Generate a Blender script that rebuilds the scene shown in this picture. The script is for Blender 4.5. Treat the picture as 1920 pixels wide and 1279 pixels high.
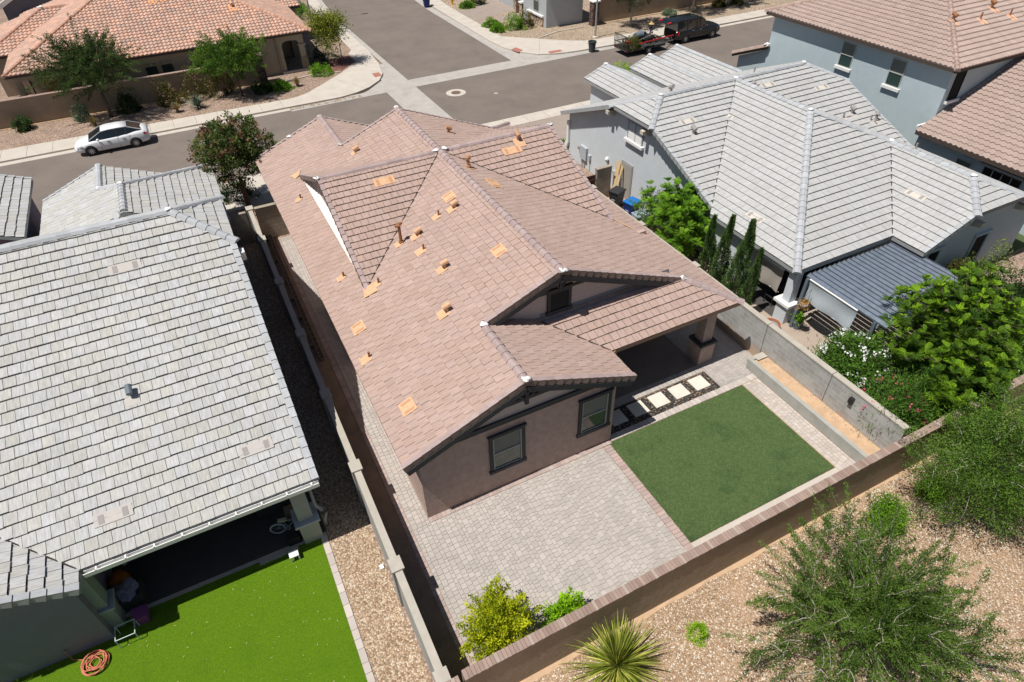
import bpy, math, random
import numpy as np
from mathutils import Vector, Matrix
rnd = random.Random(7)
SC = bpy.context.scene
for o in list(bpy.data.objects): bpy.data.objects.remove(o)
COL = SC.collection
# ------------------------------------------------------------------ camera
cam = bpy.data.cameras.new("camera"); camo = bpy.data.objects.new("camera", cam); COL.objects.link(camo)
YW, PT, RL = 0.453386609, 0.710721068, -0.0303318931
CAM = Vector((-2.74, -12.24, 18.0))
fw = Vector((math.sin(YW)*math.cos(PT), math.cos(YW)*math.cos(PT), -math.sin(PT)))
rt = Vector((math.cos(YW), -math.sin(YW), 0)); up = rt.cross(fw)
r2 = rt*math.cos(RL) + up*math.sin(RL); u2 = up*math.cos(RL) - rt*math.sin(RL)
camo.matrix_world = Matrix(((r2.x, u2.x, -fw.x, CAM.x), (r2.y, u2.y, -fw.y, CAM.y), (r2.z, u2.z, -fw.z, CAM.z), (0, 0, 0, 1)))
cam.sensor_width = 36; cam.lens = 36*1209.73/1920; cam.clip_start = .1; cam.clip_end = 600
SC.camera = camo
# ------------------------------------------------------------------ light
W = bpy.data.worlds.new("World"); SC.world = W; W.use_nodes = True
SUN = Vector((-.44, -.042, 1)).normalized()
nt = W.node_tree; bg = nt.nodes['Background']; sk = nt.nodes.new('ShaderNodeTexSky'); sk.sky_type = 'NISHITA'
sk.sun_disc = False; sk.sun_elevation = math.asin(SUN.z); sk.sun_rotation = math.atan2(SUN.x, SUN.y)
sk.air_density = 1; sk.dust_density = 1; sk.ozone_density = 1
nt.links.new(sk.outputs[0], bg.inputs[0]); bg.inputs[1].default_value = .05
sl = bpy.data.lights.new("sun", 'SUN'); sl.energy = 5.0; sl.angle = math.radians(.5); sl.color = (1, .955, .89)
so = bpy.data.objects.new("sun", sl); COL.objects.link(so); so.rotation_euler = SUN.to_track_quat('Z', 'Y').to_euler(); so.location = (0, 0, 40)
SC.view_settings.view_transform = 'Standard'; SC.view_settings.look = 'None'; SC.view_settings.exposure = .1; SC.view_settings.gamma = 1
SC.cycles.max_bounces = 6; SC.cycles.diffuse_bounces = 2; SC.cycles.transparent_max_bounces = 8
# ------------------------------------------------------------------ materials
MATS = {}
def srgb(h):
    if isinstance(h, str):
        c = [int(h[i:i+2], 16)/255 for i in (0, 2, 4)]
        return tuple(x/12.92 if x <= .04045 else ((x+.055)/1.055)**2.4 for x in c)
    return tuple(h)
def mat(name, col, rough=.85, var=.12, scale=3., bump=0., bscale=40., metal=0., tone=0., streak=0., spec=.3, col2=None, det=4, translucent=0., stain=0., stainc=None):
    """principled material: base colour with procedural variation (noise in metres of world space)"""
    if name in MATS: return MATS[name]
    m = bpy.data.materials.new(name); m.use_nodes = True; MATS[name] = m
    n = m.node_tree.nodes; L = m.node_tree.links; p = n['Principled BSDF']
    p.inputs['Roughness'].default_value = rough; p.inputs['Metallic'].default_value = metal
    p.inputs['Specular IOR Level'].default_value = spec
    geo = n.new('ShaderNodeNewGeometry'); pos = geo.outputs['Position']
    def noise(s, v=pos, d=det, r=.6):
        t = n.new('ShaderNodeTexNoise'); t.inputs['Scale'].default_value = s; t.inputs['Detail'].default_value = d; t.inputs['Roughness'].default_value = r
        L.new(v, t.inputs['Vector']); return t.outputs['Fac']
    def mulc(c, f, lo, hi):
        mr = n.new('ShaderNodeMapRange'); mr.inputs[3].default_value = lo; mr.inputs[4].default_value = hi; mr.inputs[1].default_value = .25; mr.inputs[2].default_value = .75; L.new(f, mr.inputs[0])
        mx = n.new('ShaderNodeMix'); mx.data_type = 'RGBA'; mx.blend_type = 'MULTIPLY'; mx.inputs[0].default_value = 1
        L.new(c, mx.inputs[6]); cb = n.new('ShaderNodeCombineColor')
        for i in range(3): L.new(mr.outputs[0], cb.inputs[i])
        L.new(cb.outputs[0], mx.inputs[7]); return mx.outputs[2]
    rgb = n.new('ShaderNodeRGB'); rgb.outputs[0].default_value = (*srgb(col), 1); c = rgb.outputs[0]
    if tone or streak:
        at = n.new('ShaderNodeAttribute'); at.attribute_name = 'tone'
        sp = n.new('ShaderNodeSeparateColor'); L.new(at.outputs['Color'], sp.inputs[0])
    if col2 is not None:
        mx = n.new('ShaderNodeMix'); mx.data_type = 'RGBA'; L.new(c, mx.inputs[6]); mx.inputs[7].default_value = (*srgb(col2), 1)
        if tone: L.new(sp.outputs[1], mx.inputs[0])
        else:
            mr = n.new('ShaderNodeMapRange'); mr.inputs[1].default_value = .4; mr.inputs[2].default_value = .6; L.new(noise(scale*.35), mr.inputs[0]); L.new(mr.outputs[0], mx.inputs[0])
        c = mx.outputs[2]
    if var: c = mulc(c, noise(scale), 1-var, 1+var)
    if tone: 
        mr = n.new('ShaderNodeMapRange'); mr.inputs[3].default_value = 1-tone; mr.inputs[4].default_value = 1+tone; L.new(sp.outputs[0], mr.inputs[0])
        mx = n.new('ShaderNodeMix'); mx.data_type = 'RGBA'; mx.blend_type = 'MULTIPLY'; mx.inputs[0].default_value = 1; L.new(c, mx.inputs[6])
        cb = n.new('ShaderNodeCombineColor'); [L.new(mr.outputs[0], cb.inputs[i]) for i in range(3)]; L.new(cb.outputs[0], mx.inputs[7]); c = mx.outputs[2]
    if streak:
        uv = n.new('ShaderNodeUVMap'); mp = n.new('ShaderNodeMapping'); mp.inputs['Scale'].default_value = (22, 2.6, 1); L.new(uv.outputs[0], mp.inputs[0])
        ad = n.new('ShaderNodeVectorMath'); ad.operation = 'ADD'; L.new(mp.outputs[0], ad.inputs[0])
        sc = n.new('ShaderNodeVectorMath'); sc.operation = 'SCALE'; sc.inputs['Scale'].default_value = 37; L.new(at.outputs['Color'], sc.inputs[0]); L.new(sc.outputs[0], ad.inputs[1])
        c = mulc(c, noise(1., ad.outputs[0], 3, .65), 1-streak, 1+streak)
    if stain:
        t = noise(.8, d=6, r=.7); mr = n.new('ShaderNodeMapRange'); mr.inputs[1].default_value = .52; mr.inputs[2].default_value = .72; mr.inputs[4].default_value = stain; L.new(t, mr.inputs[0])
        mx = n.new('ShaderNodeMix'); mx.data_type = 'RGBA'; L.new(mr.outputs[0], mx.inputs[0]); L.new(c, mx.inputs[6]); mx.inputs[7].default_value = (*srgb(stainc or '6b5a48'), 1); c = mx.outputs[2]
    L.new(c, p.inputs['Base Color'])
    if bump:
        b = n.new('ShaderNodeBump'); b.inputs['Strength'].default_value = bump; b.inputs['Distance'].default_value = .02; L.new(noise(bscale), b.inputs['Height']); L.new(b.outputs[0], p.inputs['Normal'])
    if translucent:
        tr = n.new('ShaderNodeBsdfTranslucent'); L.new(c, tr.inputs[0]); ms = n.new('ShaderNodeMixShader'); ms.inputs[0].default_value = translucent
        L.new(p.outputs[0], ms.inputs[1]); L.new(tr.outputs[0], ms.inputs[2]); L.new(ms.outputs[0], n['Material Output'].inputs[0])
    return m
def gravel(name, cols, scale=22, bump=.8, big=.12, bcol=None):
    """loose stones: one voronoi cell per stone, random stone colours from a ramp, shade in the gaps painted into the colour"""
    m = bpy.data.materials.new(name); m.use_nodes = True; MATS[name] = m
    n = m.node_tree.nodes; L = m.node_tree.links; p = n['Principled BSDF']; p.inputs['Roughness'].default_value = .9; p.inputs['Specular IOR Level'].default_value = .2
    pos = n.new('ShaderNodeNewGeometry').outputs['Position']
    wv = n.new('ShaderNodeTexNoise'); wv.inputs['Scale'].default_value = 9; L.new(pos, wv.inputs['Vector'])
    ma = n.new('ShaderNodeVectorMath'); ma.operation = 'MULTIPLY_ADD'; L.new(wv.outputs['Color'], ma.inputs[0]); ma.inputs[1].default_value = (.06,)*3; L.new(pos, ma.inputs[2])
    v = n.new('ShaderNodeTexVoronoi'); v.inputs['Scale'].default_value = scale; v.feature = 'F1'; L.new(ma.outputs[0], v.inputs['Vector'])
    sp = n.new('ShaderNodeSeparateColor'); L.new(v.outputs['Color'], sp.inputs[0])
    rp = n.new('ShaderNodeValToRGB'); rp.color_ramp.interpolation = 'CONSTANT'; e = rp.color_ramp.elements
    while len(e) < len(cols): e.new(.5)
    for i, c in enumerate(cols): e[i].position = i/len(cols); e[i].color = (*srgb(c), 1)
    L.new(sp.outputs[0], rp.inputs[0]); c = rp.outputs[0]
    t = n.new('ShaderNodeTexNoise'); t.inputs['Scale'].default_value = .7; t.inputs['Detail'].default_value = 5; L.new(pos, t.inputs['Vector'])
    mr = n.new('ShaderNodeMapRange'); mr.inputs[1].default_value = .3; mr.inputs[2].default_value = .7; mr.inputs[3].default_value = 1-big; mr.inputs[4].default_value = 1+big; L.new(t.outputs['Fac'], mr.inputs[0])
    dk = n.new('ShaderNodeMapRange'); dk.inputs[1].default_value = .25; dk.inputs[2].default_value = .75; dk.inputs[3].default_value = 1.12; dk.inputs[4].default_value = .62; L.new(v.outputs['Distance'], dk.inputs[0])  # cell edges darkened in the colour as shade between the stones
    mm = n.new('ShaderNodeMath'); mm.operation = 'MULTIPLY'; L.new(mr.outputs[0], mm.inputs[0]); L.new(dk.outputs[0], mm.inputs[1])
    mx = n.new('ShaderNodeVectorMath'); mx.operation = 'SCALE'; L.new(c, mx.inputs[0]); L.new(mm.outputs[0], mx.inputs['Scale']); c = mx.outputs[0]
    if bcol:
        t2 = n.new('ShaderNodeTexNoise'); t2.inputs['Scale'].default_value = .9; t2.inputs['Detail'].default_value = 6; L.new(pos, t2.inputs['Vector'])
        m3 = n.new('ShaderNodeMapRange'); m3.inputs[1].default_value = .55; m3.inputs[2].default_value = .7; m3.inputs[4].default_value = .7; L.new(t2.outputs['Fac'], m3.inputs[0])
        m4 = n.new('ShaderNodeMix'); m4.data_type = 'RGBA'; L.new(m3.outputs[0], m4.inputs[0]); L.new(c, m4.inputs[6]); m4.inputs[7].default_value = (*srgb(bcol), 1); c = m4.outputs[2]
    L.new(c, p.inputs['Base Color'])
    b = n.new('ShaderNodeBump'); b.invert = True; b.inputs['Strength'].default_value = bump; b.inputs['Distance'].default_value = .03; L.new(v.outputs['Distance'], b.inputs['Height']); L.new(b.outputs[0], p.inputs['Normal'])
    return m
def blockmat(name, c1, c2, mortar, bw=.4, bh=.2, along='Y', mort=.01, bump=.3, dirt=None):
    m = bpy.data.materials.new(name); m.use_nodes = True; MATS[name] = m
    n = m.node_tree.nodes; L = m.node_tree.links; p = n['Principled BSDF']; p.inputs['Roughness'].default_value = .95; p.inputs['Specular IOR Level'].default_value = .15
    pos = n.new('ShaderNodeNewGeometry').outputs['Position']; s = n.new('ShaderNodeSeparateXYZ'); L.new(pos, s.inputs[0]); cb = n.new('ShaderNodeCombineXYZ')
    L.new(s.outputs[1 if along == 'Y' else 0], cb.inputs[0]); L.new(s.outputs[2], cb.inputs[1])
    b = n.new('ShaderNodeTexBrick'); b.inputs['Scale'].default_value = 1; b.inputs['Brick Width'].default_value = bw; b.inputs['Row Height'].default_value = bh; b.inputs['Mortar Size'].default_value = mort
    b.inputs['Color1'].default_value = (*srgb(c1), 1); b.inputs['Color2'].default_value = (*srgb(c2), 1); b.inputs['Mortar'].default_value = (*srgb(mortar), 1); b.inputs['Bias'].default_value = 0
    L.new(cb.outputs[0], b.inputs['Vector'])
    t = n.new('ShaderNodeTexNoise'); t.inputs['Scale'].default_value = 2.2; t.inputs['Detail'].default_value = 7; L.new(pos, t.inputs['Vector'])
    mr = n.new('ShaderNodeMapRange'); mr.inputs[1].default_value = .3; mr.inputs[2].default_value = .7; mr.inputs[3].default_value = .86; mr.inputs[4].default_value = 1.1; L.new(t.outputs['Fac'], mr.inputs[0])
    mx = n.new('ShaderNodeVectorMath'); mx.operation = 'SCALE'; L.new(b.outputs['Color'], mx.inputs[0]); L.new(mr.outputs[0], mx.inputs['Scale']); c = mx.outputs[0]
    if dirt:
        a = n.new('ShaderNodeMath'); a.operation = 'MULTIPLY_ADD'; L.new(t.outputs['Fac'], a.inputs[0]); a.inputs[1].default_value = .9; L.new(s.outputs[2], a.inputs[2])
        m3 = n.new('ShaderNodeMapRange'); m3.inputs[1].default_value = 1.05; m3.inputs[2].default_value = .6; m3.inputs[4].default_value = .8; L.new(a.outputs[0], m3.inputs[0])
        m4 = n.new('ShaderNodeMix'); m4.data_type = 'RGBA'; L.new(m3.outputs[0], m4.inputs[0]); L.new(c, m4.inputs[6]); m4.inputs[7].default_value = (*srgb(dirt), 1); c = m4.outputs[2]
    L.new(c, p.inputs['Base Color'])
    bp = n.new('ShaderNodeBump'); bp.invert = True; bp.inputs['Strength'].default_value = bump; bp.inputs['Distance'].default_value = .01; L.new(b.outputs['Fac'], bp.inputs['Height']); L.new(bp.outputs[0], p.inputs['Normal'])
    return m
def glassmat(name, col, rough=.08):
    m = bpy.data.materials.new(name); m.use_nodes = True; MATS[name] = m; p = m.node_tree.nodes['Principled BSDF']
    p.inputs['Base Color'].default_value = (*srgb(col), 1); p.inputs['Roughness'].default_value = rough; p.inputs['Specular IOR Level'].default_value = .9
    return m
# ------------------------------------------------------------------ mesh builder
class MB:
    def __init__(s): s.V = []; s.F = []; s.T = []; s.U = []; s.M = []
    def add(s, vs, fs, tone=(.5, .5), uv=None, mi=0):
        k = len(s.V); s.V.extend(vs)
        for f in fs:
            s.F.append([k+i for i in f]); s.T.append(tone); s.M.append(mi)
            s.U.append([uv[i] for i in f] if uv else None)
        return s
    def poly(s, pts, mi=0, tone=(.5, .5), uv=None): return s.add(pts, [list(range(len(pts)))], tone, uv, mi)
    def box(s, x0, y0, z0, x1, y1, z1, mi=0, tone=(.5, .5)):
        v = [(x, y, z) for z in (z0, z1) for y in (y0, y1) for x in (x0, x1)]
        return s.add(v, [(0, 2, 3, 1), (4, 5, 7, 6), (0, 1, 5, 4), (2, 6, 7, 3), (0, 4, 6, 2), (1, 3, 7, 5)], tone, None, mi)
    def obox(s, c, ax, ay, az, hx, hy, hz, mi=0, tone=(.5, .5)):
        c = Vector(c); v = [c+ax*(i*hx)+ay*(j*hy)+az*(k*hz) for k in (-1, 1) for j in (-1, 1) for i in (-1, 1)]
        return s.add(v, [(0, 2, 3, 1), (4, 5, 7, 6), (0, 1, 5, 4), (2, 6, 7, 3), (0, 4, 6, 2), (1, 3, 7, 5)], tone, None, mi)
    def bar(s, a, b, w, h=None, mi=0, up=(0, 0, 1), tone=(.5, .5)):
        a = Vector(a); b = Vector(b); t = (b-a); l = t.length
        if l < 1e-6: return s
        t /= l; up = Vector(up); sd = t.cross(up)
        if sd.length < 1e-3: sd = t.cross(Vector((1, 0, 0)))
        sd.normalize(); u = sd.cross(t)
        return s.obox((a+b)/2, t, sd, u, l/2, w/2, (h or w)/2, mi, tone)
    def prism(s, pts, vec, mi=0, tone=(.5, .5)):
        n = len(pts); vec = Vector(vec); P = [Vector(p) for p in pts]; Q = [p+vec for p in P]
        return s.add(P+Q, [list(range(n))[::-1], list(range(n, 2*n))]+[[i, (i+1) % n, n+(i+1) % n, n+i] for i in range(n)], tone, None, mi)
    def tube(s, path, rad, n=8, mi=0, cap=True, tone=(.5, .5)):
        P = [Vector(p) for p in path]; R = rad if isinstance(rad, (list, tuple)) else [rad]*len(P); vs = []; fs = []
        for i, p in enumerate(P):
            t = (P[min(i+1, len(P)-1)]-P[max(i-1, 0)]).normalized(); a = t.cross(Vector((0, 0, 1)))
            if a.length < .05: a = t.cross(Vector((1, 0, 0)))
            a.normalize(); b = t.cross(a)
            for k in range(n):
                an = 2*math.pi*k/n; vs.append(p+(a*math.cos(an)+b*math.sin(an))*R[i])
        for i in range(len(P)-1):
            for k in range(n): fs.append([i*n+k, i*n+(k+1) % n, (i+1)*n+(k+1) % n, (i+1)*n+k])
        if cap: fs += [list(range(n))[::-1], list(range((len(P)-1)*n, len(P)*n))]
        return s.add(vs, fs, tone, None, mi)
    def lathe(s, c, prof, n=16, mi=0, sx=1, sy=1):
        vs = []; fs = []
        for r, z in prof:
            for k in range(n): a = 2*math.pi*k/n; vs.append((c[0]+r*sx*math.cos(a), c[1]+r*sy*math.sin(a), c[2]+z))
        for i in range(len(prof)-1):
            for k in range(n): fs.append([i*n+k, i*n+(k+1) % n, (i+1)*n+(k+1) % n, (i+1)*n+k])
        fs += [list(range(n))[::-1], list(range((len(prof)-1)*n, len(prof)*n))]
        return s.add(vs, fs, (.5, .5), None, mi)
    def wheel(s, c, ax, r, w, n=20, mi=0, prof=None):
        """solid of revolution about ax through c; prof = [(radius, offset)]"""
        c = Vector(c); ax = Vector(ax).normalized(); a = ax.cross(Vector((0, 0, 1))).normalized(); b = ax.cross(a); vs = []; fs = []
        prof = prof or [(0.01, -w/2), (r*.92, -w/2), (r, -w*.35), (r, w*.35), (r*.92, w/2), (.01, w/2)]
        for q, o in prof:
            for k in range(n): t = 2*math.pi*k/n; vs.append(c+ax*o+(a*math.cos(t)+b*math.sin(t))*q)
        for i in range(len(prof)-1):
            for k in range(n): fs.append([i*n+k, i*n+(k+1) % n, (i+1)*n+(k+1) % n, (i+1)*n+k])
        return s.add(vs, fs, (.5, .5), None, mi)
    def blob(s, c, r, n=8, mi=0, seed=0, amp=.2, zs=1.):
        q = random.Random(seed); vs = []; fs = []; ph = [q.random()*6 for _ in range(6)]
        for i in range(n+1):
            th = math.pi*i/n
            for k in range(n*2):
                a = math.pi*k/n; f = 1+amp*(math.sin(3*a+ph[0]+2*th)+math.sin(5*th+ph[1]+a))*.5*math.sin(th)
                vs.append((c[0]+r*f*math.sin(th)*math.cos(a), c[1]+r*f*math.sin(th)*math.sin(a), c[2]+r*zs*f*math.cos(th)))
        m2 = n*2
        for i in range(n):
            for k in range(m2): fs.append([i*m2+k, (i+1)*m2+k, (i+1)*m2+(k+1) % m2, i*m2+(k+1) % m2])
        return s.add(vs, fs, (.5, .5), None, mi)
    def build(s, name, mats, parent=None, smooth=False, local=False):
        if not isinstance(mats, (list, tuple)): mats = [mats]
        V = np.array([tuple(v) for v in s.V], dtype=np.float64)
        if local: off = np.zeros(3)
        elif parent is None: off = np.array([(V[:, 0].min()+V[:, 0].max())/2, (V[:, 1].min()+V[:, 1].max())/2, V[:, 2].min()])
        else:
            r = parent; off = np.zeros(3)
            while r is not None: off = off+np.array(r.location); r = r.parent
        me = bpy.data.meshes.new(name); me.from_pydata((V-off).tolist(), [], s.F); 
        for m in mats: me.materials.append(m)
        if len(mats) > 1: me.polygons.foreach_set('material_index', s.M)
        ls = np.array([len(f) for f in s.F]); tn = np.array([(t[0], t[1], 0, 1) for t in s.T]); 
        ca = me.color_attributes.new('tone', 'FLOAT_COLOR', 'CORNER'); ca.data.foreach_set('color', np.repeat(tn, ls, axis=0).ravel())
        if any(u is not None for u in s.U):
            uvl = me.uv_layers.new(name='UVMap'); arr = []
            for f, u in zip(s.F, s.U): arr.extend(u if u is not None else [(0, 0)]*len(f))
            uvl.data.foreach_set('uv', np.array(arr, dtype=np.float32).ravel())
        if smooth: me.polygons.foreach_set('use_smooth', [True]*len(s.F))
        me.update(); o = bpy.data.objects.new(name, me); COL.objects.link(o)
        if parent is not None: o.parent = parent
        elif not local: o.location = off
        return o
def thing(name, label, cat, loc=(0, 0, 0), group=None, rz=0):
    o = bpy.data.objects.new(name, None); COL.objects.link(o); o.location = loc; o.rotation_euler = (0, 0, rz); o.empty_display_size = .3
    o['label'] = label; o['category'] = cat
    if group: o['group'] = group
    return o
def tag(o, label, cat, group=None):
    o['label'] = label; o['category'] = cat
    if group: o['group'] = group
    return o
def struct(o): o['kind'] = 'structure'; return o
def dup(root, loc=None, rz=None, label=None, group=None):
    def cp(o, par):
        c = o.copy(); COL.objects.link(c); c.parent = par
        for ch in [x for x in bpy.data.objects if x.parent == o]: cp(ch, c)
        return c
    r = cp(root, None)
    if loc is not None: r.location = loc
    if rz is not None: r.rotation_euler = (0, 0, rz)
    if label: r['label'] = label
    if group: r['group'] = group
    return r
# ------------------------------------------------------------------ colours
stucco_pink = mat('stucco_pink', (.44, .325, .28), .95, .17, 4, .9, 14, det=8)
siding_pink = mat('siding_pink', (.50, .43, .41), .9, .04, 3)
trim_dark = mat('trim_dark', (.045, .047, .052), .7, .1, 6)
fascia_pink = mat('fascia_pink', (.42, .25, .19), .8, .08, 4)
tile_pink = mat('tile_pink', (.38, .272, .228), .9, .05, .6, 0, tone=.045, streak=.2, col2=(.40, .295, .258))
cap_pink = mat('cap_pink', (.36, .28, .27), .9, .1, 3, tone=.1, streak=.1)
rake_shaded = mat('rake_shaded', (.20, .15, .13), .9, .1, 3, tone=.15)  # rake tile sides: darker copy of the tile, shade put in the colour
underlay = mat('roof_underlay', (.035, .03, .028), .95, .1, 3)
tile_grey = mat('tile_grey', (.415, .408, .38), .9, .05, .5, 0, tone=.06, streak=.24, col2=(.43, .435, .44))
tile_grey2 = mat('tile_grey_smooth', (.405, .405, .395), .9, .04, .5, 0, tone=.03, streak=.2, col2=(.425, .425, .425))
cap_grey = mat('cap_grey', (.40, .415, .435), .9, .08, 3, tone=.1, streak=.12)
tile_brown = mat('tile_brown_barrel', (.36, .275, .24), .9, .05, .8, 0, tone=.05, streak=.04, col2=(.385, .30, .265))
tile_red = mat('tile_red_barrel', (.56, .335, .245), .9, .06, .9, 0, tone=.14, streak=.06, col2=(.42, .30, .25))
mastic = mat('white_mastic', (.78, .78, .76), .8, .05, 9)
primer = mat('orange_primer', (.61, .375, .225), .85, .16, 9, tone=.05)
primer_dk = mat('orange_primer_slot', (.47, .26, .15), .85, .05, 6)
rust = mat('rust_pipe', (.30, .13, .06), .7, .15, 20)
primer_gr = mat('vent_plate_pale', (.47, .44, .41), .8, .06, 8)
primer_gr_dk = mat('vent_plate_slot', (.30, .28, .27), .85, .06, 8)
stucco_blue = mat('stucco_pale_blue', (.56, .60, .63), .95, .05, 2, .5, 16, det=7)
stucco_teal = mat('stucco_grey_teal', (.43, .51, .54), .95, .05, 2, .5, 14, det=7)
stucco_tan = mat('stucco_tan', (.36, .30, .23), .95, .06, 2, .4, 16, det=7)
stucco_white = mat('stucco_light_grey', (.42, .44, .455), .95, .05, 2, .4, 16)
white_paint = mat('white_paint', (.74, .74, .72), .6, .04, 6)
grey_fascia = mat('grey_fascia', (.30, .31, .31), .7, .06, 4)
dark_fascia = mat('brown_fascia', (.07, .05, .04), .7, .06, 4)
glass = glassmat('window_glass', (.025, .05, .045))
glass_dk = glassmat('dark_glass', (.008, .012, .012), .12)
blind = mat('window_blind', (.16, .17, .15), .7, .12, 5)
dark_void = mat('dark_interior', (.012, .012, .013), .9, 0)
concrete = mat('concrete', (.50, .455, .40), .9, .09, 1.2, .15, 60, stain=.35, stainc=(.36, .32, .28))
concrete_grey = mat('concrete_gutter', (.40, .375, .345), .9, .10, 1.5, .15, 60, stain=.5, stainc=(.25, .235, .22))
concrete_shaded = mat('concrete_patio', (.22, .185, .16), .9, .1, 1.5, .1, 50, stain=.3)  # slab colour lowered to deepen the shade under the patio roof
asphalt = mat('asphalt', (.175, .147, .128), .92, .13, .35, .5, 70, stain=.4, stainc=(.115, .098, .086), det=10)
paver_m = mat('paver_grey', (.40, .365, .335), .92, .08, .8, .15, 40, tone=.09, col2=(.42, .38, .35))
paver_pink = mat('paver_pink', (.39, .295, .265), .92, .09, 2, .15, 40, tone=.13, col2=(.40, .335, .305))
paver_light = mat('paver_light', (.47, .42, .38), .92, .08, 1.3, .1, 40, tone=.12)
joint_sand = mat('joint_sand', (.335, .295, .26), .95, .15, 5)
sand = mat('sand', (.50, .345, .22), .95, .16, 3, .6, 30, stain=.6, stainc=(.38, .26, .17))
soil = mat('brown_soil', (.27, .195, .14), .95, .25, 1.5, .6, 30, stain=.5, stainc=(.23, .15, .09))
cmu = blockmat('grey_block', (.40, .395, .38), (.33, .325, .315), (.47, .46, .44), dirt=(.46, .31, .20))
cmu_x = blockmat('tan_block_x', (.36, .31, .25), (.30, .26, .21), (.25, .21, .17), along='X')
cmu_l = blockmat('grey_block_left', (.36, .36, .35), (.31, .31, .30), (.40, .39, .37))
cap_tan = mat('cap_block', (.42, .385, .33), .9, .1, 3, .2, 50)
wall_brown = mat('stucco_brown_wall', (.33, .255, .185), .95, .14, 1.1, 1., 5, det=8)
brick_cap = mat('brick_cap', (.28, .195, .16), .92, .1, 3, .1, 40, tone=.12, col2=(.32, .24, .20))
turf = mat('turf_green', (.062, .115, .036), .95, .35, 45, 1.4, 160, col2=(.115, .165, .055), det=8, stain=.8, stainc=(.035, .075, .024))
turf_l = mat('turf_bright', (.10, .205, .002), .95, .4, 30, 1.4, 130, col2=(.12, .23, .002), det=9, stain=.5, stainc=(.07, .155, .002))
g_rear = gravel('gravel_rear', [(.40, .265, .165), (.47, .33, .215), (.54, .405, .28), (.43, .29, .185), (.72, .64, .53), (.31, .20, .125), (.49, .35, .235), (.41, .275, .175)], 27, .8, .1, (.46, .30, .20))
g_left = gravel('gravel_left', [(.42, .30, .20), (.54, .41, .29), (.35, .24, .155), (.60, .50, .39), (.28, .19, .12), (.48, .35, .235)], 21, 1, .06)
g_front = gravel('gravel_front', [(.30, .21, .16), (.37, .27, .205), (.26, .18, .135), (.43, .33, .26)], 14, .7, .14)
g_black = gravel('rock_black', [(.03, .03, .03), (.05, .048, .045), (.09, .08, .07), (.04, .04, .04), (.30, .21, .14), (.07, .065, .06)], 22, 1, .2)
g_red = gravel('rock_red', [(.22, .10, .08), (.28, .14, .11), (.17, .08, .065)], 14, .8, .12)
bark = mat('bark', (.13, .10, .075), .95, .25, 14, .6, 40)
bark_pale = mat('bark_pale', (.36, .33, .28), .95, .2, 14, .5, 40)
metal_grey = mat('galvanised', (.38, .42, .46), .45, .06, 3, metal=.5)
black_metal = mat('black_metal', (.02, .02, .022), .5, .05, 5)
pole_grey = mat('pole_grey', (.33, .34, .34), .5, .05, 5, metal=.4)
plastic_black = mat('black_plastic', (.028, .028, .032), .5, .08, 5)
plastic_blue = mat('blue_plastic', (.012, .14, .42), .45, .06, 5)
plastic_navy = mat('navy_plastic', (.010, .030, .16), .45, .06, 5)
plastic_grey = mat('grey_plastic', (.14, .17, .20), .6, .06, 5)
red_paint = mat('red_paint', (.55, .03, .03), .5, .05, 5)
yellow_paint = mat('yellow_paint', (.65, .30, .02), .5, .05, 5)
cloth_grey = mat('shade_cloth_grey', (.44, .49, .52), .9, .05, 4, .2, 60, translucent=.15)
cloth_beige = mat('shade_cloth_beige', (.36, .325, .29), .9, .05, 4, .2, 60, translucent=.15)
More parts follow.
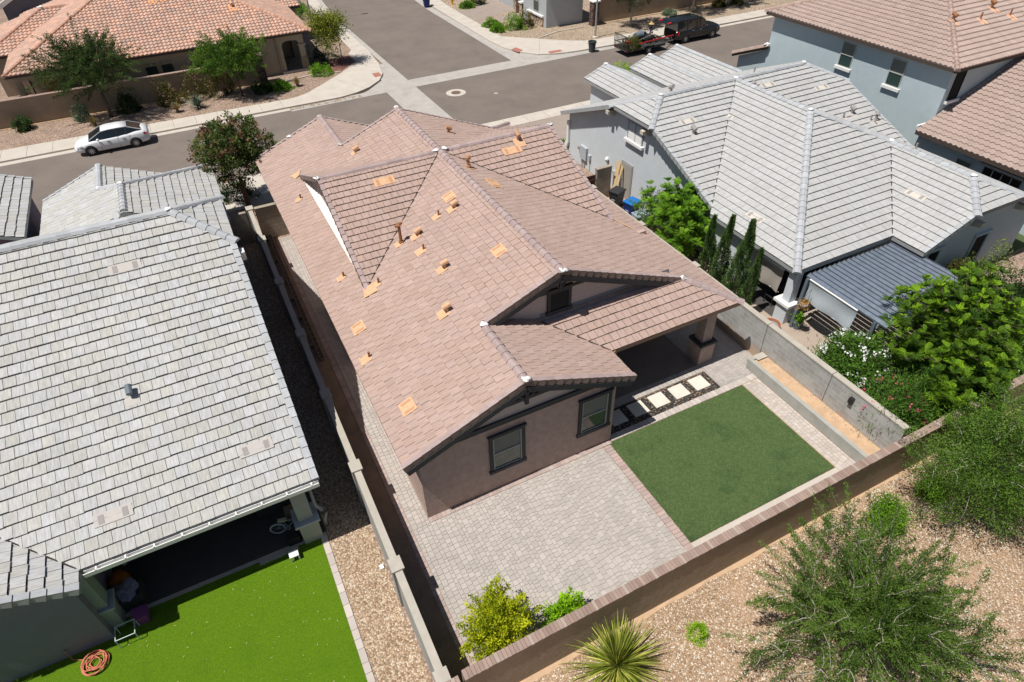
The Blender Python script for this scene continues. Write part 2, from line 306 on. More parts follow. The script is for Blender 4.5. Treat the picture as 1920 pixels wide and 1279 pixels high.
# ------------------------------------------------------------------ tiled roof planes
def clip(poly, ax, val, keep_less):
    out = []; n = len(poly)
    for i in range(n):
        a, b = poly[i], poly[(i+1) % n]; da = a[ax]-val; db = b[ax]-val
        ia = da <= 1e-9 if keep_less else da >= -1e-9; ib = db <= 1e-9 if keep_less else db >= -1e-9
        if ia: out.append(a)
        if ia != ib:
            t = da/(da-db); q = [a[0]+(b[0]-a[0])*t, a[1]+(b[1]-a[1])*t]; q[ax] = val; out.append(tuple(q))
    return out
def tiles(mb, poly, pl, face, e=.33, w=.33, t=.035, style='flat', gap=.011, jit=.008, v0=None, seed=1, bond=True, um=1., tj=1., vg=0.):
    """individual roof tiles over the convex XY polygon `poly` on the plane z=a+bX+cY, butts towards `face`"""
    a, b, c = pl; s = math.sqrt(1+b*b+c*c); N = Vector((-b, -c, 1))/s
    f = {'W': lambda x, y: (y, x), 'E': lambda x, y: (y, -x), 'S': lambda x, y: (x, y), 'N': lambda x, y: (x, -y)}[face]
    g = {'W': lambda u, v: (v, u), 'E': lambda u, v: (-v, u), 'S': lambda u, v: (u, v), 'N': lambda u, v: (u, -v)}[face]
    P = [f(x, y) for x, y in poly]; ev = e/s; vs = [p[1] for p in P]
    if v0 is None: v0 = min(vs)
    i0 = int(math.floor((min(vs)-v0)/ev)); i1 = int(math.ceil((max(vs)-v0)/ev))
    nsub = 6 if style == 'wave' else 1
    for i in range(i0, i1):
        va = v0+i*ev; vb = va+ev; row = clip(clip(P, 1, va-.02, False), 1, vb-vg, True)
        if len(row) < 3: continue
        us = [p[0] for p in row]; off = (.5*w if (i % 2 and bond) else 0)
        for j in range(int(math.floor((min(us)-off)/w)), int(math.ceil((max(us)-off)/w))):
            q = random.Random((i*7919+j*104729+seed*31) & 0xffffff); tn = (q.random()*tj+(1-tj)*.5, q.random()); dv = (q.random()-.5)*2*jit; dh = q.random()*.006
            ua = off+j*w; ub = ua+w
            for k in range(nsub):
                ca = ua+(ub-ua)*k/nsub; cb = ua+(ub-ua)*(k+1)/nsub
                if style != 'wave': ca += gap/2; cb -= gap/2
                cell = clip(clip(row, 0, ca, False), 0, cb, True)
                if len(cell) < 3: continue
                cell = clip(cell, 1, va+dv, False)
                if len(cell) < 3: continue
                top = []; uv = []; low = []
                for (u, v) in cell:
                    h = t*(1-(v-va)/ev)+.006+dh
                    if style == 'wave': h += .028*(1-math.cos(2*math.pi*(u-ua)/w))*um
                    x, y = g(u, v); z = a+b*x+c*y; p = Vector((x, y, z)); top.append(p+N*h); uv.append((u, v*s)); low.append(p)
                # keep the face pointing up
                A2 = sum(cell[m][0]*cell[(m+1) % len(cell)][1]-cell[(m+1) % len(cell)][0]*cell[m][1] for m in range(len(cell)))
                mb.poly(top, 0, tn, uv)
                for m in range(len(cell)):
                    p, r = cell[m], cell[(m+1) % len(cell)]
                    if abs(p[1]-va-dv) < 1e-6 and abs(r[1]-va-dv) < 1e-6:
                        mb.poly([top[m], top[(m+1) % len(cell)], low[(m+1) % len(cell)], low[m]], 0, tn, [(0, 0)]*4)
def slab(mb, poly, pl, th=.16, mt=0, ms=1, drop=.004):
    """roof deck below the tiles: dark top, painted edges and soffit"""
    a, b, c = pl; T = [(x, y, a+b*x+c*y-drop) for x, y in poly]; B = [(x, y, z-th) for x, y, z in T]; n = len(T)
    mb.poly(T, mt); mb.poly(B[::-1], ms)
    for i in range(n): mb.poly([T[i], T[(i+1) % n], B[(i+1) % n], B[i]], ms)
class PM:
    """several separate pieces of one kind: each becomes a part of its own"""
    def __init__(s): s.L = []
    def new(s): m = MB(); s.L.append(m); return m
    def build(s, name, mats, parent=None, **k): return [m.build(name, mats, parent, **k) for m in s.L]
def caps(mb, p0, p1, w=.15, h=.075, seg=.37, lift=.03, seed=0):
    """row of overlapping ridge / hip tiles from the low end p0 to the high end p1"""
    mb = mb.new() if isinstance(mb, PM) else mb
    p0 = Vector(p0)+Vector((0, 0, lift)); p1 = Vector(p1)+Vector((0, 0, lift)); t = p1-p0; L_ = t.length; t /= L_; sd = t.cross(Vector((0, 0, 1))).normalized(); u = sd.cross(t)
    n = max(1, round(L_/seg)); q = random.Random(seed+n)
    for i in range(n):
        a = p0+t*(L_*i/n); b = p0+t*(L_*(i+1)/n+.04); tn = (q.random(), q.random()); wj = 1+.05*(q.random()-.5)
        def sec(c, k, l): return [c+sd*(x*w*k*wj)+u*(z*h+l) for x, z in ((-1, -.55), (-.62, .62), (0, 1), (.62, .62), (1, -.55))]
        A = sec(a, 1.1, .022); B = sec(b, .96, 0)
        mb.add(A+B, [(j, j+1, j+6, j+5) for j in range(4)]+[(4, 3, 2, 1, 0)], tn, [(x*.2, 0) for x in range(5)]+[(x*.2, .4) for x in range(5)])
def rake(mb, p0, p1, out, w=.15, drop=.15, seg=.34, lift=.045, mi_side=1, seed=3):
    """rake (gable edge) tiles, low end p0 to high end p1, out = horizontal vector pointing out of the roof"""
    mb = mb.new() if isinstance(mb, PM) else mb
    p0 = Vector(p0); p1 = Vector(p1); t = p1-p0; L_ = t.length; t /= L_; o = Vector(out).normalized(); u = t.cross(o); u = u if u.z > 0 else -u; n = max(1, round(L_/seg)); q = random.Random(seed+n)
    for i in range(n):
        a = p0+t*(L_*i/n); b = p0+t*(L_*(i+1)/n+.02); tn = (q.random(), q.random()); e = o*.03
        A = [a-o*w+u*(lift+.03), a+e+u*(lift+.03), a+e*1.4-u*drop]; B = [b-o*w+u*lift, b+e*.6+u*lift, b+e*.6-u*(drop-.03)]
        uv = [(0, 0), (.15, 0), (.3, 0), (0, .34), (.15, .34), (.3, .34)]
        mb.add(A+B, [(0, 1, 4, 3)], tn, uv, 0); mb.add(A+B, [(1, 2, 5, 4)], tn, uv, mi_side); mb.add(A+B, [(0, 2, 1)], tn, uv, mi_side)
def valleys(parent, lst, w=.035, h=.05):
    for a, b in lst: m = MB(); m.bar(Vector(a)+Vector((0, 0, .03)), Vector(b)+Vector((0, 0, .03)), w, h); m.build('valley_channel', underlay, parent)
def wall_gable(mb, x0, x1, y, zb, pts, th=.18, mi=0):
    """wall in the XZ plane: base from x0 to x1 at zb, upper outline pts [(x,z)...] right to left; thickness towards +Y"""
    mb.prism([(x0, y, zb), (x1, y, zb)]+[(x, y, z) for x, z in pts], (0, th, 0), mi)
def window(parent, o, ux, w, h, frame, gl, trim=None, tw=.11, out=None, mull=True, sill=None, blinds=True, name='window'):
    """window on a wall: o = lower left corner of the opening, ux = unit vector along the wall, out = outward normal"""
    ux = Vector(ux); out = Vector(out); o = Vector(o); z = Vector((0, 0, 1)); f = MB(); fw_ = .045
    def B(mb, x0, z0, x1, z1, d0, d1, mi=0): mb.obox(o+ux*((x0+x1)/2)+z*((z0+z1)/2)+out*((d0+d1)/2), ux, out, z, (x1-x0)/2, (d1-d0)/2, (z1-z0)/2, mi)
    B(f, 0, 0, w, fw_, .004, .045); B(f, 0, h-fw_, w, h, .004, .045); B(f, 0, fw_, fw_, h-fw_, .004, .045); B(f, w-fw_, fw_, w, h-fw_, .004, .045)
    if mull: B(f, fw_, h*.5-.022, w-fw_, h*.5+.022, .006, .052)
    W_ = f.build(name, frame, parent)
    g = MB(); B(g, fw_, fw_, w-fw_, h-fw_, .002, .018); g.build('pane', gl, W_)
    if blinds:
        b = MB(); B(b, fw_+.01, h*.52, w-fw_-.01, h-fw_-.01, .018, .021); b.build('blind', blind, W_)
    if trim is not None:
        t = MB(); B(t, -tw, h, w+tw, h+tw, .003, .07); B(t, -tw-.04, -tw*1.1, w+tw+.04, 0, .003, .085); B(t, -tw, 0, 0, h, .003, .065); B(t, w, 0, w+tw, h, .003, .065); B(t, -tw-.05, h+tw, w+tw+.05, h+tw+.045, .003, .10)
        t.build('trim', trim, W_)
    if sill is not None:
        t = MB(); B(t, -.12, -.16, w+.12, 0, .003, .16); t.build('sill', sill, W_)
    return W_
def roof_frame(pl, x, y):
    a, b, c = pl; s = math.sqrt(1+b*b+c*c); N = Vector((-b, -c, 1))/s; return Vector((x, y, a+b*x+c*y)), N
def flat_vent(parent, pl, x, y, down, w=.42, l=.55, m1=None, m2=None, lift=.036):
    """low profile attic vent tile: plate with two darker louvre bands; `down` = unit XY vector down the slope"""
    p, N = roof_frame(pl, x, y); d = Vector((down[0], down[1], 0)); d = (d-N*d.dot(N)).normalized(); sd = d.cross(N)
    p = p+N*lift; m = MB(); m.obox(p, d, sd, N, w/2, l/2, .02); v = m.build('roof_vent', m1 or primer, parent)
    for k in (-1, 1):
        q = MB(); q.obox(p+sd*(k*l*.31)+N*.021, d, sd, N, w*.36, l*.075, .006); q.build('louvre', m2 or primer_dk, v)
    return v
def pipe_vent(parent, pl, x, y, down, kind='pipe', mp=None, mf=None, s=.36, h=.22, r=.04, lift=.045):
    p, N = roof_frame(pl, x, y); d = Vector((down[0], down[1], 0)); d = (d-N*d.dot(N)).normalized(); sd = d.cross(N); p = p+N*lift
    m = MB(); z = Vector((0, 0, 1))
    if kind == 'pipe': m.tube([p, p+z*h], r, 8)
    elif kind == 'hood':
        m.tube([p, p+z*h*.8], r*1.6, 10); q = p+z*h*.9; m.tube([q-d*.14, q+d*.16], r*2.4, 10)
    elif kind == 'tall':
        m.tube([p, p+z*h], r*1.5, 10); m.tube([p, p+z*.06], r*2.6, 10); m.obox(p+z*(h+.05), d, sd, z, .15, .05, .035); m.lathe(tuple(p+z*h), [(r*1.5, 0), (r*3, .03), (r*.5, .14)], 10)
    elif kind == 'mush':
        m.tube([p, p+z*h], r*1.7, 10); m.tube([p+z*.02, p+z*.09], r*3, 12); m.lathe(tuple(p+z*h), [(r*1.7, -.03), (r*3.1, 0), (r*3.2, .09), (r*2.2, .16)], 12)
    v = m.build('roof_vent', mp or rust, parent, smooth=False)
    if mf:
        f = MB(); f.obox(p+d*(s*.35)-N*.006, d, sd, N, s*.5, s*.45, .012); f.build('flashing', mf, v)
    return v
M_ = .403
# ------------------------------------------------------------------ mauve single-storey house (middle of the photo)
def pl_vg(face): return face in ('S', 'E', 'N')
def roofpart(parent, planes, tm, e=.33, w=.33, name='roof', style='flat', fm=None, th=.16, um=1., t=.035, bond=True, tj=1., jit=.008, gap=.011, vg=0.):
    """planes = [(poly, plane, face)]: tiles as the part, deck as its sub-part"""
    mb = MB(); dk = MB()
    for i, (poly, pl, face) in enumerate(planes):
        tiles(mb, poly, pl, face, e, w, t, style, seed=i+3, um=um, bond=bond, tj=tj, jit=jit, gap=gap, vg=vg if pl_vg(face) else 0.); slab(dk, poly, pl, th)
    r = mb.build(name, tm, parent); dk.build('fascia', [underlay, fm or fascia_pink], r); return r
H = thing('house', 'mauve stucco house with a pinkish tile roof dotted with orange vents, in the middle', 'house', (6.5, 10, 0))
pL = (3+M_*.47, M_, 0); pR = (3+M_*13.54, -M_, 0); RX = 6.535; RZ = 3+M_*(RX+.47)
pSG = (4.64+M_*3.6, -M_, 0); pPA = (3-M_*1.28, 0, M_); pFG = (4.57+M_*3.43, -M_, 0); pFP = (3+M_*20.9, 0, -M_)
pCS = (RZ-M_*13.5, 0, M_); pCN = (RZ+M_*13.5, 0, -M_)
roofpart(H, [
    ([(-.47, -.15), (3.6, -.15), (3.6, 2.85), (-.47, 2.85)], pL, 'W'),
    ([(-.47, 2.85), (RX, 2.85), (RX, 19.2), (-.47, 19.2)], pL, 'W'),
    ([(-.47, 19.2), (3.43, 19.2), (3.43, 23.45), (-.47, 23.45)], pL, 'W'),
    ([(3.6, -.15), (7.67, -.15), (7.67, 1.28), (5.7, 3.25), (3.6, 3.25)], pSG, 'E'),
    ([(7.67, 1.28), (13.54, 1.28), (11.57, 3.25), (5.7, 3.25)], pPA, 'S'),
    ([(RX, 2.85), (11.97, 2.85), (13.54, 1.28), (13.54, 20.9), (11.84, 19.2), (RX, 19.2)], pR, 'E'),
    ([(3.43, 18.9), (5.3, 18.9), (7.33, 20.9), (7.33, 23.45), (3.43, 23.45)], pFG, 'E'),
    ([(7.33, 20.9), (13.54, 20.9), (11.5, 18.9), (5.3, 18.9)], pFP, 'N'),
    ([(1.05, 8.02), (RX, 13.5), (1.05, 13.5)], pCS, 'S'), ([(1.05, 18.98), (1.05, 13.5), (RX, 13.5)], pCN, 'N'),
    ([(12.15, 7.89), (12.15, 13.5), (RX, 13.5)], pCS, 'S'), ([(12.15, 19.1), (RX, 13.5), (12.15, 13.5)], pCN, 'N'),
], tile_pink, w=.30, vg=.016, t=.042, gap=.012)
c = PM()
caps(c, (RX, 2.75, RZ), (RX, 19.3, RZ)); caps(c, (3.6, -.2, 4.64), (3.6, 2.7, 4.64)); caps(c, (3.43, 23.5, 4.57), (3.43, 19.3, 4.57))
caps(c, (1.0, 13.5, RZ-.03), (RX-.2, 13.5, RZ-.03)); caps(c, (12.2, 13.5, RZ-.03), (RX+.2, 13.5, RZ-.03)); caps(c, (13.6, 1.22, 2.98), (11.95, 2.87, 3.64)); caps(c, (13.6, 20.96, 2.98), (11.9, 19.26, 3.64))
c.build('ridge_tiles', cap_pink, H)
c = PM()
for a, b, o in [((-.5, -.15, 2.98), (3.6, -.15, 4.64), (0, -1, 0)), ((7.7, -.15, 2.98), (3.6, -.15, 4.64), (0, -1, 0)), ((3.5, 2.85, 4.6), (RX, 2.85, RZ), (0, -1, 0)), ((11.75, 2.85, 3.72), (RX, 2.85, RZ), (0, -1, 0)),
                ((-.47, 23.45, 3), (3.43, 23.45, 4.57), (0, 1, 0)), ((7.33, 23.45, 3), (3.43, 23.45, 4.57), (0, 1, 0)), ((3.43, 19.2, 4.57), (RX, 19.2, RZ), (0, 1, 0)), ((11.8, 19.2, 3.7), (RX, 19.2, RZ), (0, 1, 0)),
                ((1.05, 8.02, 3.62), (1.05, 13.5, RZ), (-1, 0, 0)), ((1.05, 18.9, 3.65), (1.05, 13.5, RZ), (-1, 0, 0)), ((12.15, 7.89, 3.56), (12.15, 13.5, RZ), (1, 0, 0)), ((12.15, 19.1, 3.56), (12.15, 13.5, RZ), (1, 0, 0))]:
    rake(c, a, b, o)
c.build('rake_tiles', [cap_pink, rake_shaded], H)
for a, b in [((-.40, -.17, 2.74), (3.6, -.17, 4.36)), ((7.6, -.17, 2.74), (3.6, -.17, 4.36)), ((3.75, 2.83, 4.42), (RX, 2.83, RZ-.27)), ((11.9, 2.83, 3.38), (RX, 2.83, RZ-.27))]: m = MB(); m.bar(a, b, .05, .20); m.build('bargeboard', trim_dark, H)
for i, p in enumerate([(3.6, -.1, 4.74), (3.6, 2.82, 4.74), (RX, 2.78, RZ+.09), (RX-.18, 13.5, RZ+.09), (RX+.22, 13.5, RZ+.09), (1.05, 13.5, RZ+.06), (12.15, 13.5, RZ+.06), (RX, 19.25, RZ+.08), (3.43, 23.4, 4.65), (1.61, 23.42, 3.9), (11.95, 2.9, 3.70), (3.45, 19.3, 4.63)]):
    m = MB(); m.blob((p[0], p[1], p[2]-.01), .135, 6, 0, i, .6, .28); m.build('mortar', mastic, H, smooth=True)
valleys(H, [((1.05, 8.02, 3.61), (RX, 13.5, RZ)), ((12.15, 7.89, 3.56), (RX, 13.5, RZ)), ((7.67, 1.28, 3.0), (5.8, 3.15, 3.75))])
# walls
w = MB(); w.box(0, .18, 0, .18, 23.1, 2.98); wall_gable(w, 0, 7.05, 0, 0, [(7.05, 3.03), (3.6, 4.42), (0, 3.0)]); w.box(6.87, .18, 0, 7.05, 6.9, 3.0)
w.box(7.05, 6.7, 0, 13.05, 6.9, 3.4); w.box(12.87, 6.9, 0, 13.05, 20.5, 2.9); w.box(.18, 22.92, 0, 6.9, 23.1, 2.9); w.box(6.72, 20, 0, 6.9, 22.92, 2.9); w.box(6.9, 20, 0, 12.87, 20.2, 2.9)
wall_gable(w, 3.9, 11.6, 3.25, 3.55, [(11.6, 3.60), (RX, RZ-.25), (3.9, 4.55)])
w.prism([(1.4, 8.5, 3.6), (1.4, 18.5, 3.6), (1.4, 13.5, RZ-.25)], (.15, 0, 0)); w.prism([(11.8, 8.4, 3.5), (11.8, 18.6, 3.5), (11.8, 13.5, RZ-.25)], (-.15, 0, 0))
w.build('wall', stucco_pink, H)
s = MB(); s.prism([(.9, -.015, 3.30), (6.75, -.015, 3.30), (3.6, -.015, 4.40)], (0, .012, 0))
for i in range(9):
    z = 3.66+i*.21; hw0 = max(0, (RZ-.3-z)/M_); x0 = max(4.0, RX-hw0); x1 = min(11.5, RX+hw0)
    if x1-x0 > .3: s.prism([(x0, 3.225, z), (x1, 3.225, z), (x1-.35, 3.238, z+.195), (x0+.35, 3.238, z+.195)], (0, .006, 0))
s.build('gable_siding', siding_pink, H)
b = MB(); b.box(.45, -.06, 3.10, 7.0, -.004, 3.32); b.box(.3, -.09, 3.28, 7.05, -.06, 3.33); b.build('trim_band', trim_dark, H)
b = MB(); b.bar((2.35, -.10, 3.93), (4.85, -.10, 3.93), .06, .12); b.bar((3.6, -.12, 3.70), (3.6, -.12, 4.45), .09, .12); b.bar((3.6, -.11, 3.9), (3.15, -.11, 4.22), .07); b.bar((3.6, -.11, 3.9), (4.05, -.11, 4.22), .07)
b.build('gable_bracket', trim_dark, H)
b = MB(); b.bar((5.05, 2.95, 5.02), (8.05, 2.95, 5.02), .05, .09); b.bar((RX, 2.93, 4.95), (RX, 2.93, 5.55), .07, .09); b.bar((RX, 2.94, 5.02), (RX-.3, 2.94, 5.4), .05); b.bar((RX, 2.94, 5.02), (RX+.3, 2.94, 5.4), .05)
b.build('gable_bracket', trim_dark, H)
fl = MB(); fl.poly([(5.9, 3.20, 3.79), (11.5, 3.20, 3.79), (11.5, 3.24, 4.02), (5.9, 3.24, 4.02)]); fl.poly([(5.9, 2.95, 3.70), (11.5, 2.95, 3.70), (11.5, 3.20, 3.79), (5.9, 3.20, 3.79)]); fl.build('flashing', mat('flashing_shaded', (.20, .21, .24), .6, .06, 4), H)  # ledge flashing with its shade mixed into the blue-grey colour
fl = MB(); zz = lambda x: pL[0]+pL[1]*x+.075
fl.poly([(1.09, 8.7, zz(1.09)), (1.38, 8.9, zz(1.38)), (1.38, 18.1, zz(1.38)), (1.09, 18.3, zz(1.09))]); fl.poly([(1.38, 8.9, zz(1.38)), (1.385, 8.9, zz(1.38)+.12), (1.385, 18.1, zz(1.38)+.12), (1.38, 18.1, zz(1.38))]); fl.build('flashing', mat('flashing_pale', (.74, .68, .62), .8, .05, 4), H)
# gable vent with louvres
g = MB(); x0, x1, z0, z1 = 6.30, 7.02, 3.98, 4.72; y = 3.2
g.box(x0-.12, y-.06, z1, x1+.12, y+.02, z1+.14); g.box(x0-.16, y-.08, z0-.13, x1+.16, y+.02, z0); g.box(x0-.12, y-.05, z0, x0, y+.02, z1); g.box(x1, y-.05, z0, x1+.12, y+.02, z1); g.box(x0-.17, y-.09, z1+.14, x1+.17, y+.02, z1+.19)
gv = g.build('gable_vent', trim_dark, H); l = MB(); l.box(x0, y, z0, x1, y+.01, z1)
for i in range(7): zc = z0+.06+i*.103; l.prism([(x0, y-.03, zc-.03), (x0, y-.005, zc+.04), (x0, y-.012, zc+.045), (x0, y-.04, zc-.025)], (x1-x0, 0, 0))
l.build('louvre', black_metal, gv)
winframe = mat('window_frame_almond', (.36, .35, .33), .6, .05, 5)
window(H, (2.42, 0, 1.07), (1, 0, 0), 1.03, 1.52, winframe, glass, trim_dark, .12, (0, -1, 0))
window(H, (5.72, 0, 1.07), (1, 0, 0), 1.03, 1.52, winframe, glass, trim_dark, .12, (0, -1, 0))
window(H, (0, 5.2, 1.0), (0, -1, 0), 1.2, 1.3, winframe, glass, trim_dark, .1, (-1, 0, 0))
# patio column and beams
c = MB(); c.box(12.45, 1.72, 1.0, 12.93, 2.18, 2.75); c.box(12.34, 1.60, 0, 13.04, 2.28, .95); co = c.build('column', stucco_pink, H)
c = MB(); c.box(12.29, 1.55, .95, 13.09, 2.33, 1.06); c.build('column_cap', trim_dark, co)
c = MB(); c.box(7.05, 1.76, 2.62, 13.0, 2.06, 2.98); c.box(12.6, 2.06, 2.62, 12.95, 6.7, 2.9); c.box(7.06, 2.07, 2.90, 12.59, 6.69, 2.94); c.build('patio_beam', stucco_pink, H)
c = MB(); c.box(8.2, 6.62, .05, 11.2, 6.69, 2.3); c.build('patio_door', glass_dk, H)
c = MB(); c.prism([(7.66, 1.16, 2.72), (7.9, 1.26, 2.72), (7.9, 1.28, 2.97), (7.62, 1.18, 2.97)], (0, .02, 0)); c.build('valley_flashing', primer, H)
# roof vents, primed orange
for (x, y, k) in [(.22, 6.4, 'p'), (.42, 1.78, 'p'), (5.5, 5.5, 'p'), (5.5, 10.05, 'p')]:
    flat_vent(H, pL, x, y, (-1, 0), .50, .58) if k else 0
flat_vent(H, pR, 7.56, 10.2, (1, 0), .5, .85); flat_vent(H, pCS, 3.6, 12.6, (0, -1), .42, .9); flat_vent(H, pCS, 9.65, 12.6, (0, -1), .42, .9)
for (x, y, k, h, s) in [(.10, 4.75, 'pipe', .22, .42), (3.75, 6.45, 'hood', .24, .4), (2.95, 4.42, 'hood', .24, .45), (3.05, 9.3, 'tall', .75, .34), (3.55, 8.1, 'pipe', .22, .42), (3.72, 9.1, 'hood', .2, .4), (5.4, 9.25, 'hood', .2, .4), (4.75, 9.4, 'pipe', .22, .36),
                        (1.58, 7.95, 'pipe', .22, .4), (.62, 9.6, 'pipe', .2, .36), (.62, 16.9, 'pipe', .2, .34), (3.8, 17.7, 'hood', .2, .34)]:
    pipe_vent(H, pL, x, y, (-1, 0), k, rust if k in ('pipe', 'tall') else primer, primer, s, h)
pipe_vent(H, pR, 7.1, 11.75, (1, 0), 'mush', primer_dk, primer, .4, .38); pipe_vent(H, pR, 8.2, 16.6, (1, 0), 'hood', primer_dk, primer, .3, .24); pipe_vent(H, pCS, 10.2, 13.1, (0, -1), 'hood', primer_dk, primer, .55, .3)
f = MB()
if True:
    f.poly([(.86, 7.62, zz(.86)), (1.42, 7.55, zz(1.42)), (1.25, 8.15, zz(1.25)), (.98, 8.15, zz(.98))])
f.build('valley_flashing', primer, H); f = MB(); f.poly([(.66, 19.35, zz(.66)), (1.2, 19.3, zz(1.2)), (1.05, 18.9, zz(1.05)), (.8, 18.8, zz(.8))])
zr = lambda x: pR[0]+pR[1]*x+.06
f.build('valley_flashing', primer, H); f = MB(); f.poly([(12.0, 8.1, zr(12.0)), (12.22, 8.05, zr(12.22)), (12.75, 6.9, zr(12.75)), (12.55, 7.05, zr(12.55))])
f.build('valley_flashing', primer, H)

# ------------------------------------------------------------------ pale grey roofed house at the left edge
G = thing('house', 'blue-grey house with a weathered pale grey tile roof and shaded patio, at the left edge', 'house', (-8, 10, 0))
MG = .45; gS = (3.0-MG*.72, 0, MG); gE = (7.366-MG*4.45, -MG, 0); gN = (7.366+MG*10.42, 0, -MG); gW2 = (3.0-M_*8.97, -M_, 0)
gWE = (4.4-M_*6.68, -M_, 0); gWW = (2.8+M_*10.67, M_, 0); gWN = (4.4+M_*20.54, 0, -M_); gSE = (3.98-M_*7.74, -M_, 0); gF = (3.4-M_*11.0, -M_, 0)
roofpart(G, [
    ([(-8.97, .72), (-2.78, .72), (-2.78, 8.75), (-4.45, 10.42), (-19.8, 10.42)], gS, 'S'),
    ([(-4.45, 10.42), (-2.78, 8.75), (-2.78, 12.09)], gE, 'E'),
    ([(-20, 10.42), (-4.45, 10.42), (-2.78, 12.09), (-2.78, 19.6), (-20, 19.6)], gN, 'N'),
    ([(-8.97, .12), (-8.97, .72), (-13, 4.4), (-13, .12)], gW2, 'E'),
    ([(-6.68, 17.6), (-2.7, 17.6), (-2.7, 24.5), (-6.68, 20.54)], gWE, 'E'), ([(-6.68, 17.6), (-6.68, 20.54), (-7.74, 21.58), (-7.74, 24.4), (-10.67, 24.4), (-10.67, 19.5), (-8.7, 17.6)], gWW, 'W'),
    ([(-6.68, 20.54), (-2.7, 24.5), (-7.6, 24.5), (-7.74, 21.6)], gWN, 'N'), ([(-7.74, 21.58), (-4.8, 24.4), (-7.74, 24.4)], gSE, 'E'),
    ([(-11.0, 19.5), (-11.0, 26.0), (-16, 26.0), (-16, 19.5)], gF, 'E'),
], tile_grey, e=.36, w=.33, fm=grey_fascia, t=.05, jit=.012, vg=.016)
mb = MB(); tiles(mb, [(-17, .12), (-13, .12), (-13, 12), (-17, 12)], (4.62+M_*13, M_, 0), 'W'); mb.build('roof', tile_grey, G)
c = PM()
caps(c, (-2.70, 8.67, 6.58), (-4.45, 10.42, 7.366)); caps(c, (-2.70, 12.17, 6.58), (-4.45, 10.42, 7.366)); caps(c, (-20, 10.42, 7.366), (-4.45, 10.42, 7.366), w=.17, seg=.42)
caps(c, (-6.68, 17.7, 4.4), (-6.68, 20.54, 4.4)); caps(c, (-2.65, 24.55, 2.8), (-6.68, 20.54, 4.4)); caps(c, (-8.1, 21.9, 3.83), (-6.68, 20.54, 4.4)); caps(c, (-7.74, 24.45, 3.98), (-7.74, 21.6, 3.98)); caps(c, (-13, .05, 4.62), (-13, 6, 4.62))
c.build('ridge_tiles', cap_grey, G)
c = PM()
for a, b, o in [((-2.78, .72, 3.0), (-2.78, 8.7, 6.59), (1, 0, 0)), ((-2.78, 19.6, 3.23), (-2.78, 12.15, 6.59), (1, 0, 0)), ((-8.97, .12, 3.0), (-13, .12, 4.62), (0, -1, 0)), ((-10.67, 24.4, 2.8), (-7.74, 24.4, 3.98), (0, 1, 0)), ((-11, 26.0, 3.4), (-16, 26, 5.4), (0, 1, 0))]: rake(c, a, b, o, w=.17)
c.build('rake_tiles', [cap_grey, grey_fascia], G)
for i, p in enumerate([(-4.45, 10.42, 7.45), (-6.68, 20.54, 4.5), (-7.74, 21.6, 4.05), (-7.74, 24.35, 4.05)]):
    m = MB(); m.blob(p, .13, 6, 0, i+20, .5, .3); m.build('mortar', mastic, G, smooth=True)
valleys(G, [((-8.97, .72, 3.0), (-13, 4.4, 4.63))])
w = MB(); w.prism([(-3.2, .9, 2.6), (-3.2, 4.4, 2.6), (-3.2, 4.4, 0), (-3.2, 19.6, 0), (-3.2, 19.5, 3.0), (-3.2, 12.0, 6.3), (-3.2, 8.8, 6.3), (-3.2, .9, 2.82)], (-.18, 0, 0))
w.box(-9.4, 4.4, 0, -3.38, 4.58, 2.6); w.prism([(-9.3, .5, 0), (-16.8, .5, 0), (-16.8, .5, 2.9), (-13, .5, 4.3), (-9.3, .5, 2.86)], (0, .16, 0)); w.box(-9.46, .66, 0, -9.3, 4.4, 2.86); w.box(-3.38, 19.6, 0, -3.0, 24.1, 2.6); w.box(-10.3, 23.9, 0, -3.4, 24.1, 2.6)
w.box(-10.45, 20, 0, -10.3, 24.1, 2.6); w.box(-11.5, 19.8, 0, -11.35, 25.6, 3.35); w.box(-16, 25.45, 0, -11.5, 25.6, 3.35)
w.build('wall', mat('stucco_slate_blue', (.25, .22, .285), .95, .06, 2, .4, 14, det=7), G)
colm = mat('stucco_column_grey', (.36, .36, .345), .95, .05, 2, .3, 14)
c = MB(); c.box(-3.72, 1.0, 1.02, -3.28, 1.44, 2.66); c.box(-3.78, .92, 0, -3.2, 1.52, .95); co = c.build('column', colm, G); c = MB(); c.box(-3.88, .84, .95, -3.12, 1.60, 1.04); c.build('column_cap', mat('column_cap_grey', (.40, .43, .46), .9, .05, 3), co)
c = MB(); c.box(-9.46, .80, 1.05, -9.05, 1.25, 2.66); c.box(-9.5, .76, 0, -9.0, 1.3, .95); co = c.build('column', colm, G); c = MB(); c.box(-9.46, .7, .95, -8.92, 1.36, 1.04); c.build('column_cap', MATS['column_cap_grey'], co)
c = MB(); c.box(-9.3, 1.05, 2.6, -3.2, 1.35, 2.92); c.box(-9.3, 1.36, 2.8, -3.4, 4.4, 2.84); c.build('patio_beam', colm, G)
g = MB(); y0, y1, z0, z1 = .57, .70, 2.82, 2.94  # open gutter
g.box(-8.9, y0, z0, -2.8, y1, z0+.012); g.box(-8.9, y0-.012, z0, -2.8, y0+.012, z1+.02); g.box(-8.9, y1-.01, z0, -2.8, y1+.01, z1)
gt = g.build('rain_gutter', white_paint, G)
for i in range(9):
    k = MB(); x = -8.6+i*.7; k.box(x-.02, y0-.01, z1-.01, x+.02, y1, z1+.02); k.build('gutter_hanger', white_paint, gt)
